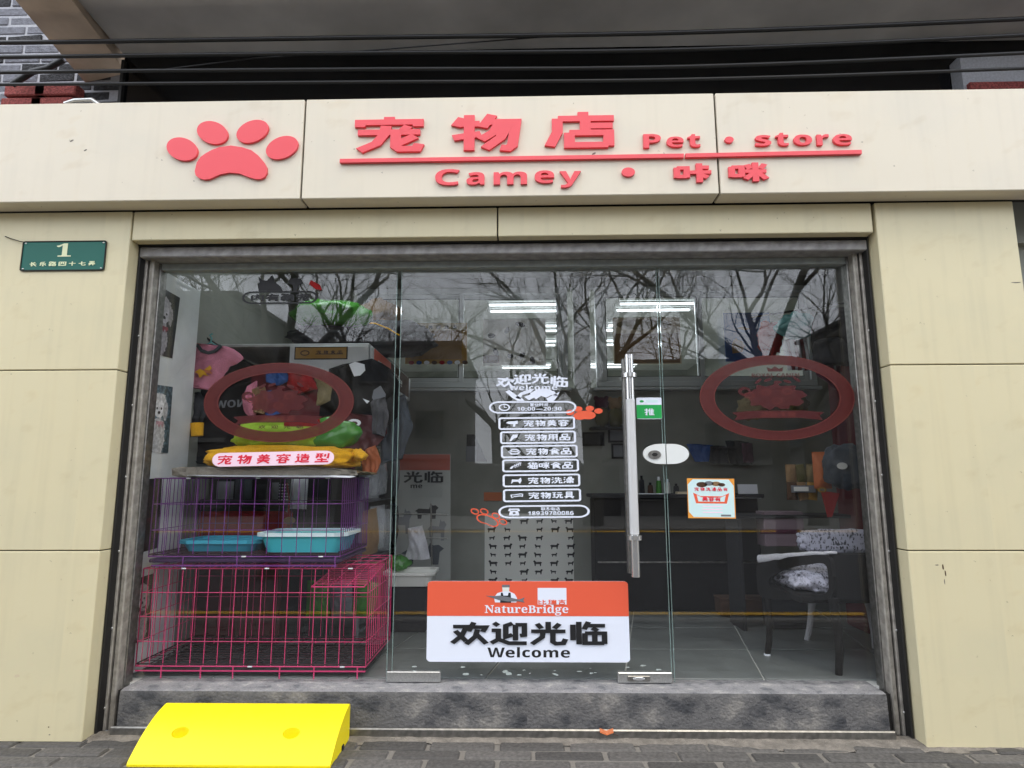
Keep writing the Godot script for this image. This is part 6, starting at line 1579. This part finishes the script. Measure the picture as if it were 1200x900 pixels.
func right_corner() -> void:
	var bl := framed("blue_poster", "blue poster with a small brown bear on the partition", Vector2(1.9305, 2.9007), Vector2(2.3752, 2.4171), -2.52, M.blue)
	obj("bear_shape", plate([Vector2(1.9982, 2.4947), Vector2(1.9948, 2.5785), Vector2(2.0139, 2.6288), Vector2(2.0394, 2.6454), Vector2(2.0629, 2.6284), Vector2(2.1027, 2.6113), Vector2(2.1165, 2.5692), Vector2(2.0968, 2.5107)], -2.514, 0.003), M.tan, bl)
	obj("print_line", plate([Vector2(2.0533, 2.7467), Vector2(2.1198, 2.7631), Vector2(2.1837, 2.7372), Vector2(2.1255, 2.7207)], -2.514, 0.003), M.brown, bl)
	# hanging goods
	var rail := MB.new(); rail.tube([Vector3(1.7263, 2.5196, -1.25), Vector3(2.4639, 2.5888, -1.05)], 0.008, 8)
	tag(obj("goods_rail", rail, M.black), "black rail carrying the hanging bags", "rail")
	var r1 := MB.new(); r1.blob(Vector3(1.8376, 2.3406, -1.2), Vector3(0.085, 0.125, 0.07), 0.5, 2.5, 71, 32)
	tag(obj("red_fluffy_bag", r1, M.red), "red fluffy bag hanging beside the blue poster", "bag")
	var r2 := MB.new(); r2.blob(Vector3(2.0031, 2.4129, -1.1), Vector3(0.15, 0.095, 0.09), 0.35, 1.6, 73, 40)
	tag(obj("teal_plastic_bag", r2, M.teal), "shiny teal plastic bag above the oval ornament", "bag")
	var r3 := thing("striped_garment", "pink and white striped pet garment under the teal bag", "garment", "pet clothes on the far wall")
	for k in 7:
		var b := MB.new(); var x := Vector2(1.8475, 2.2759).x + k * 0.024
		b.cloth(poly([Vector2(x, Vector2(1.8483, 2.2884).y), Vector2(x + 0.024, Vector2(1.8483, 2.2884).y), Vector2(x + 0.05, Vector2(1.8331, 2.0647).y), Vector2(x + 0.024, Vector2(1.8331, 2.0647).y)]), -1.0, 0.02, 0.03, 1.5, 75, 6, 3)
		obj("stripe", b, M.maroon if k % 2 else M.fur_white, r3)
	var bpk := thing("black_backpack", "black carrier backpack hanging beside the shutter rail", "backpack")
	var b := MB.new(); b.blob(Vector3(2.1002, 2.2345, -0.72), Vector3(0.17, 0.19, 0.10), 0.12, 1.2, 77, 36, 0.7)
	obj("body", b, M.black, bpk)
	var pk := MB.new(); pk.blob(Vector3(2.0127, 2.1271, -0.65), Vector3(0.12, 0.09, 0.05), 0.15, 1.4, 79, 28, 0.7)
	obj("pocket", pk, M.dark_grey, bpk)
	var hd := MB.new(); hd.tube([Vector3(2.0231, 2.383, -0.7), Vector3(2.0609, 2.43, -0.7), Vector3(2.1408, 2.4352, -0.7), Vector3(2.1827, 2.3935, -0.7)], 0.009, 7)
	obj("handle", hd, M.black, bpk)
	var st := MB.new(); st.tube([Vector3(2.1512, 2.372, -0.62), Vector3(2.1896, 2.3025, -0.62), Vector3(2.1963, 2.1879, -0.62), Vector3(2.1651, 2.0181, -0.62)], 0.012, 7)
	obj("strap", st, M.black, bpk)
	var ck := thing("checked_garment", "grey and rose checked pet garment below the black backpack", "garment", "pet clothes on the far wall")
	var ckb := MB.new(); ckb.cloth(poly([Vector2(1.9902, 2.2532), Vector2(2.183, 2.2518), Vector2(2.1731, 2.0599), Vector2(2.1263, 1.912), Vector2(2.0061, 2.0014)]), -0.85, 0.05, 0.05, 1.6, 81)
	obj("body", ckb, M.plum, ck)
	for k in 3:
		obj("check_line", plate([Vector2(1.9872, 2.206) + Vector2(k * 0.055, 0.02), Vector2(1.9872, 2.206) + Vector2(k * 0.055 + 0.015, 0.02), Vector2(1.9872, 2.206) + Vector2(k * 0.055 + 0.015, -0.20), Vector2(1.9872, 2.206) + Vector2(k * 0.055, -0.20)], -0.802, 0.003), M.grey, ck)
	var cab := thing("maroon_cabinet", "dark maroon cabinet standing beside the window frame", "cabinet")
	obj("body", box(Vector3(2.68, 1.22, -1.28), Vector3(0.60, 1.98, 0.42), 0.01), M.maroon, cab)
	obj("door", box(Vector3(2.68, 1.22, -1.062), Vector3(0.57, 1.92, 0.014), 0.004), M.dark_red, cab)
	for k in 2:
		var pl := thing("plush_toy", ["tan plush toy behind the crowned ornament", "olive plush toy behind the crowned ornament"][k], "toy", "plush toys on the shelf")
		var bb := MB.new(); bb.blob([Vector3(1.8107, 1.8577, -1.6), Vector3(2.1519, 1.8835, -1.6)][k], Vector3(0.11, 0.09, 0.09), 0.35, 2.0, 83 + k, 28)
		obj("body", bb, [M.khaki, M.olive][k], pl)
	# goods low on the right
	var ob := MB.new(); ob.pack(Vector3(2.0319, 1.3588, -0.95), Vector3(0.12, 0.25, 0.07), Basis.IDENTITY, 91)
	tag(obj("orange_pouch", ob, M.leaf_orange), "orange pouch hanging beside the grey bag with badge", "pouch")
	var pn := thing("red_pennant", "red pointed pennant hanging below the orange pouch", "pennant")
	obj("cloth", plate([Vector2(1.9922, 1.2212), Vector2(2.1162, 1.2039), Vector2(2.0524, 1.0462), Vector2(2.024, 1.0462)], -0.905, 0.006), M.red, pn)
	obj("buckle", hoop(ellipse(Vector2(1.9984, 1.2269), 0.03, 0.016, 18), ellipse(Vector2(1.9984, 1.2269), 0.02, 0.009, 18), -0.897, 0.005), M.gold, pn)
	var gb := thing("grey_badge_bag", "grey bag with white oval badge beside the window frame", "bag")
	var g := MB.new(); g.blob(Vector3(2.1455, 1.3797, -0.85), Vector3(0.14, 0.15, 0.09), 0.25, 1.5, 93, 36, 0.8)
	obj("body", g, M.slate, gb)
	obj("badge", plate(ellipse(Vector2(2.0734, 1.3835), 0.034, 0.022, 20), -0.752, 0.004), M.paper, gb)
	for k in 6:
		var q := MB.new(); q.pack(Vector3(1.8842, 1.3374, -1.1) + Vector3((k % 3) * 0.07, -(k / 3) * 0.12, 0), Vector3(0.075, 0.13, 0.04), Basis(Vector3.BACK, 0.2 * sin(k * 2.0)), 95 + k)
		tag(obj("treat_packet", q, M[["tan", "olive", "khaki", "brown", "tan", "gold"][k]]), ["light tan", "olive", "khaki", "dark brown", "sandy", "golden"][k] + (" treat packet in the upper row beside the orange pouch" if k < 3 else " treat packet in the lower row beside the orange pouch"), "packet", "treat packets")
	var wb := thing("white_carton", "flat white carton below the treat packets", "carton")
	obj("body", box(Vector3(1.9484, 1.2297, -1.1), Vector3(0.16, 0.05, 0.1), 0.003), M.grey, wb)
	obj("label", box(Vector3(1.9246, 1.2306, -1.045), Vector3(0.10, 0.03, 0.003)), M.paper, wb)
	var sh := thing("low_shelf", "dark low shelf behind the spotted chair", "shelf")
	obj("board", box(Vector3(2.028, 1.0267, -1.45), Vector3(0.95, 0.025, 0.3), 0.003), M.dark_grey, sh)
	for s in [-1, 1]:
		obj("side", box(Vector3(2.028, 1.0267, -1.45) + Vector3(s * 0.46, -0.45, 0), Vector3(0.025, 0.86, 0.3), 0.003), M.dark_grey, sh)
	var pbx := thing("printed_carton", "pale pink printed carton standing below the low shelf", "carton")
	obj("body", box(Vector3(1.8992, 0.9358, -1.4), Vector3(0.29, 0.25, 0.16), 0.004), M.dull_pink, pbx)
	obj("band", box(Vector3(1.864, 0.9178, -1.315), Vector3(0.285, 0.03, 0.004)), M.plum, pbx)
	obj("floor_stack", box(Vector3(Vector3(1.8992, 0.9358, -1.4).x, 0.47, -1.41), Vector3(0.27, 0.48, 0.15), 0.004), M.dark_grey, pbx)
	for q in [[Vector3(2.1278, 2.326, -1.9), "black"]]: pass
	chair()

func chair() -> void:
	var t := thing("spotted_armchair", "black armchair with spotted fleece cushions behind the glass", "armchair")
	var p1 := Vector3(1.479, FLOOR, -0.69); var p2 := Vector3(1.735, FLOOR, -0.30)
	var p3 := Vector3(2.24, FLOOR, -0.34)
	var ytop1: float = 0.7945; var ytop2: float = 0.8807
	var yb1: float = 0.5713; var yb2: float = 0.6321
	var along := (p2 - p1); along.y = 0
	var ln := along.length()
	# side shell with its D shaped opening, drawn along the line between the two near legs
	var bs := Basis(along.normalized(), Vector3.UP, along.normalized().cross(Vector3.UP))
	var outer := []; var inner := []
	var N := 28
	for k in N:
		var an := TAU * k / N
		var cx := cos(an); var sy := sin(an)
		var ex := signf(cx) * absf(cx) ** 0.35; var ey := signf(sy) * absf(sy) ** 0.35
		var tt := 0.5 + 0.53 * ex
		var yt := lerpf(ytop1, ytop2, tt); var yb := lerpf(yb1, yb2, tt)
		outer.append(Vector2((0.5 + 0.54 * ex) * ln, lerpf(yb - 0.015, yt, 0.5 + 0.5 * ey)))
		var ix := 0.145 + 0.84 * (0.5 + 0.5 * (cx if cx < 0 else signf(cx) * absf(cx) ** 0.3))
		var ty := lerpf(ytop1, ytop2, ix); var by := lerpf(yb1, yb2, ix)
		inner.append(Vector2(ix * ln, lerpf(by + 0.02, ty - 0.075 + 0.03 * ix, 0.5 + 0.5 * (sy if cx < 0 else signf(sy) * absf(sy) ** 0.4))))
	var shell := MB.new(); shell.ring_prism(outer, inner, -0.018, 0.018)
	var so := obj("side_shell", shell, M.black, t)
	so.transform = Transform3D(bs, Vector3(p1.x, 0, p1.z))
	var fb := MB.new(); fb.box(Vector3((p2.x + p3.x) / 2 + 0.01, (ytop2 + yb2) / 2 - 0.01, (p2.z + p3.z) / 2), Vector3(p3.x - p2.x, ytop2 - yb2 + 0.02, 0.035), 0.012)
	obj("back_shell", fb, M.black, t)
	var seat := MB.new(); seat.box(Vector3(1.86, yb2 - 0.02, -0.66), Vector3(0.56, 0.05, 0.56), 0.012)
	obj("seat_frame", seat, M.black, t)
	var cu := MB.new(); cu.blob(Vector3(1.87, yb2 + 0.07, -0.62), Vector3(0.29, 0.085, 0.27), 0.25, 2.2, 101, 40, 0.75)
	obj("seat_cushion", cu, M.spotted_fleece, t)
	var bc := MB.new(); bc.blob(Vector3(2.03, 0.8996, -0.80), Vector3(0.26, 0.075, 0.06), 0.2, 2.5, 103, 40, 0.6)
	obj("back_cushion", bc, M.spotted_fleece, t)
	var fn := FastNoiseLite.new(); fn.seed = 4; fn.frequency = 6.0
	var edge := []
	for k in 25:
		var f := k / 24.0
		var p := (p1.lerp(p2, minf(f * 2.0, 1.0)) if f < 0.5 else p2.lerp(p3, (f - 0.5) * 2.0))
		p.y = lerpf(ytop1, ytop2, minf(f * 2.0, 1.0)) + 0.004 + 0.010 * fn.get_noise_1d(k * 3.0)
		edge.append(p)
	var eb := MB.new(); eb.tube(edge.slice(0, 14), 0.028, 10, 0.008)
	obj("fleece_edge", eb, M.fur_white, t)
	for q in [[p1 + Vector3(0.01, 0, 0), Vector3(1.50, yb1, -0.66), 0.020, "black"], [p2, Vector3(1.735, yb2, -0.30), 0.022, "black"], [Vector3(1.90, FLOOR, -1.07), Vector3(1.925, yb2, -0.98), 0.02, "fur_white"], [Vector3(2.24, FLOOR, -0.86), Vector3(2.19, yb2, -0.84), 0.02, "fur_white"]]:
		var b := MB.new()
		var a: Vector3 = q[0]; var c: Vector3 = q[1]
		b.tube([a, a.lerp(c, 0.25) + Vector3(0.012, 0, 0), a.lerp(c, 0.6) + Vector3(0.014, 0, 0), c], q[2] * 0.85, 10, q[2] * 1.2)
		obj("leg", b, M[q[3]], t)
	for k in 1:
		var ft := MB.new(); ft.tube([p1 + Vector3(0.01, 0.001, 0), p1 + Vector3(0.01, 0.012, 0)], 0.02, 10)
		obj("foot_cap", ft, M.white, t)

# ---------------------------------------------------------------- on the pavement
func pavement_things() -> void:
	var rp := thing("kerb_ramp", "bright yellow plastic ramp in front of the concrete step", "ramp")
	var x0 := -1.842; var x1 := -0.900
	# rounded wedge cut from one block, with two bolt wells sunk into the slope
	var prof := PackedVector2Array([Vector2(0.042, 0.0), Vector2(0.042, 0.166), Vector2(0.044, 0.1715), Vector2(0.049, 0.1750), Vector2(0.056, 0.1755)])
	for k in 36:
		var f := (k + 1) / 36.0
		prof.append(Vector2(lerpf(0.056, 0.345, f), 0.1755 - 0.045 * f - 0.1105 * f * f))
	prof.append(Vector2(0.352, 0.010)); prof.append(Vector2(0.352, 0.0))
	var body := CSGPolygon3D.new(); body.name = "body"
	body.polygon = prof; body.mode = CSGPolygon3D.MODE_DEPTH; body.depth = x1 - x0; body.material = M.ramp_yellow; body.smooth_faces = false
	body.transform = Transform3D(Basis(Vector3.UP, -PI / 2), Vector3(x0, 0, 0))
	rp.add_child(body)
	for cx in [-1.6646, -1.127]:
		var well := CSGCylinder3D.new(); well.name = "bolt_well"
		well.operation = CSGShape3D.OPERATION_SUBTRACTION; well.radius = 0.030; well.height = 0.14; well.sides = 28; well.material = M.ramp_yellow
		# the block's own frame: x is the depth towards the street, z runs along the ramp
		well.transform = Transform3D(Basis.from_scale(Vector3(0.85, 1.0, 1.35)), Vector3(0.235, 0.13, -(cx - x0)))
		body.add_child(well)
	obj("foot_notch", box(Vector3(x1 + 0.001, 0.012, 0.16), Vector3(0.008, 0.024, 0.03), 0.002), M.joint, rp)
	# fallen leaf
	var lf := thing("fallen_leaf", "dry orange leaf lying at the foot of the step", "leaf")
	var lm := MB.new()
	var rows := []
	for i in 5:
		var r := []
		for j in 7:
			var u := j / 6.0 * 2.0 - 1.0
			var w := [0.25, 0.8, 1.0, 0.75, 0.3][i] as float
			r.append(Vector3(u * 0.034, 0.014 + 0.012 * absf(u) + 0.004 * sin(i * 2.0), (i / 4.0 - 0.5) * 0.04 * (0.4 + 0.6 * w)) + Vector3(0, 0.018 * (1.0 - i / 4.0), 0))
		rows.append(r)
	lm.grid(rows, true)
	obj("blade", lm, M.leaf_orange, lf)
	var sm := MB.new(); sm.tube([Vector3(0.03, 0.02, 0.0), Vector3(0.055, 0.018, 0.01)], 0.0015, 5)
	obj("stalk", sm, M.brown, lf)
	lf.position = Vector3(0.3988, 0.018, 0.045)

# ---------------------------------------------------------------- across the street (mirrored in the glass)
func building(called: String, label: String, x0: float, x1: float, h: float, z: float, m: Material, storeys: int) -> void:
	var t := thing(called, label, "building", "houses across the street")
	obj("wall", box(Vector3((x0 + x1) / 2, h / 2 - 0.1, z + 4.0), Vector3(x1 - x0, h, 8.0)), m, t)
	obj("roof", box(Vector3((x0 + x1) / 2, h - 0.02, z + 4.0), Vector3(x1 - x0 + 0.3, 0.16, 8.3)), M.render_2, t)
	var n := int((x1 - x0) / 2.0)
	var sh := h / storeys
	for s in storeys:
		for k in n:
			var c := Vector3(lerpf(x0, x1, (k + 0.5) / n), s * sh + sh * 0.55, z - 0.03)
			var wo := obj("window", box(c, Vector3(1.1, sh * 0.5, 0.05)), M.window_dark, t)
			obj("frame", hoop(px_box(Vector2(c.x - 0.6, c.y + sh * 0.27), Vector2(c.x + 0.6, c.y - sh * 0.27)), px_box(Vector2(c.x - 0.52, c.y + sh * 0.235), Vector2(c.x + 0.52, c.y - sh * 0.235)), z - 0.10, 0.08), M.render_0, wo)
	obj("string_course", box(Vector3((x0 + x1) / 2, sh, z - 0.04), Vector3(x1 - x0, 0.15, 0.1)), M.render_1, t)

func limb(b: MB, p: Vector3, d: Vector3, r: float, ln: float, depth: int) -> void:
	var pts := [p]
	var q := p
	var dd := d
	var n := 4 if depth > 2 else 3
	for i in n:
		dd = (dd + Vector3(rng.randf_range(-1, 1), rng.randf_range(-0.5, 0.7), rng.randf_range(-1, 1)) * 0.22).normalized()
		q += dd * ln / n
		pts.append(q)
	var r2 := r * 0.66
	b.tube(pts, r, 7 if depth > 3 else (5 if depth > 1 else 4), r2, false)
	if depth <= 0: return
	var kids := 3 if depth > 1 else 4
	for k in kids:
		var ax := Vector3(rng.randf_range(-1, 1), rng.randf_range(-0.4, 0.6), rng.randf_range(-1, 1)).normalized()
		var nd := (dd * 0.85 + ax * (0.75 if k else 0.35)).normalized()
		nd.y = nd.y * 0.9 + 0.05
		var at: Vector3 = pts[-1] if k < 2 else pts[pts.size() - 2]
		limb(b, at, nd.normalized(), r2 * (0.85 if k == 0 else 0.62), ln * rng.randf_range(0.66, 0.86), depth - 1)

func bare_tree(label: String, at: Vector3, h: float, r: float, sd: int) -> void:
	rng.seed = sd
	var t := thing("plane_tree", label, "tree", "bare street trees")
	var tr := MB.new()
	tr.tube([at, at + Vector3(0.04, h * 0.5, 0.03), at + Vector3(-0.05, h, 0.05)], r, 12, r * 0.8, false)
	obj("trunk", tr, M.bark, t)
	var b := MB.new()
	for k in 4:
		var an := TAU * k / 4.0 + rng.randf() * 0.7
		limb(b, at + Vector3(-0.05, h - 0.1, 0.05), Vector3(cos(an), 0.6 + rng.randf() * 0.5, sin(an) * 0.7).normalized(), r * 0.50, 2.1, 6)
	obj("crown", b, M.bark, t)

func across_the_street() -> void:
	building("opposite_house", "dark house across the street, mirrored beside the dog photographs", -30.0, -10.8, 8.2, 18.5, M.render_2, 3)
	building("opposite_house", "grey house across the street, mirrored behind the cat sticker", -8.8, -2.5, 6.4, 19.2, M.render_1, 3)
	building("opposite_house", "grey house across the street, mirrored behind the crowned ornament", 3.4, 13.0, 5.6, 19.0, M.render_0, 3)
	building("opposite_house", "taller house far along the street beyond the grey one", 13.6, 34.0, 8.0, 18.8, M.render_2, 3)
	var wl := thing("garden_wall", "low wall across the street between two houses", "wall")
	obj("wall", box(Vector3(0.5, 0.85, 19.4), Vector3(6.2, 1.9, 0.25)), M.render_2, wl)
	obj("coping", box(Vector3(0.5, 1.84, 19.4), Vector3(6.3, 0.1, 0.36)), M.render_1, wl)
	bare_tree("bare plane tree at the near kerb, mirrored above the cages", Vector3(-3.6, -0.05, 5.2), 2.9, 0.14, 21)
	bare_tree("bare plane tree at the near kerb, mirrored above the chair", Vector3(4.0, -0.05, 6.2), 2.9, 0.16, 34)
	bare_tree("bare plane tree across the street, mirrored above the opening hours", Vector3(1.9, -0.05, 14.3), 3.2, 0.30, 55)
	bare_tree("bare plane tree across the street, mirrored near the cat sticker", Vector3(-5.2, -0.05, 14.3), 3.2, 0.28, 89)
	bare_tree("bare plane tree across the street, mirrored at the dog photographs", Vector3(-11.5, -0.05, 14.4), 3.4, 0.28, 144)
	bare_tree("bare plane tree across the street, mirrored above the backpack", Vector3(8.2, -0.05, 14.3), 3.3, 0.28, 233)
	bare_tree("bare plane tree behind the low garden wall", Vector3(-1.2, -0.05, 22.5), 3.6, 0.26, 377)
	bare_tree("bare plane tree rising behind the grey houses", Vector3(7.0, -0.05, 28.0), 4.6, 0.28, 610)
	bare_tree("bare plane tree rising behind the dark house", Vector3(-8.0, -0.05, 28.0), 4.8, 0.28, 987)
	bare_tree("low bare tree behind the garden wall, mirrored behind the greeting", Vector3(0.4, -0.05, 21.0), 1.8, 0.16, 1597)
	bare_tree("low bare tree behind the garden wall, mirrored beside the pull bar", Vector3(2.6, -0.05, 21.4), 1.6, 0.15, 2584)
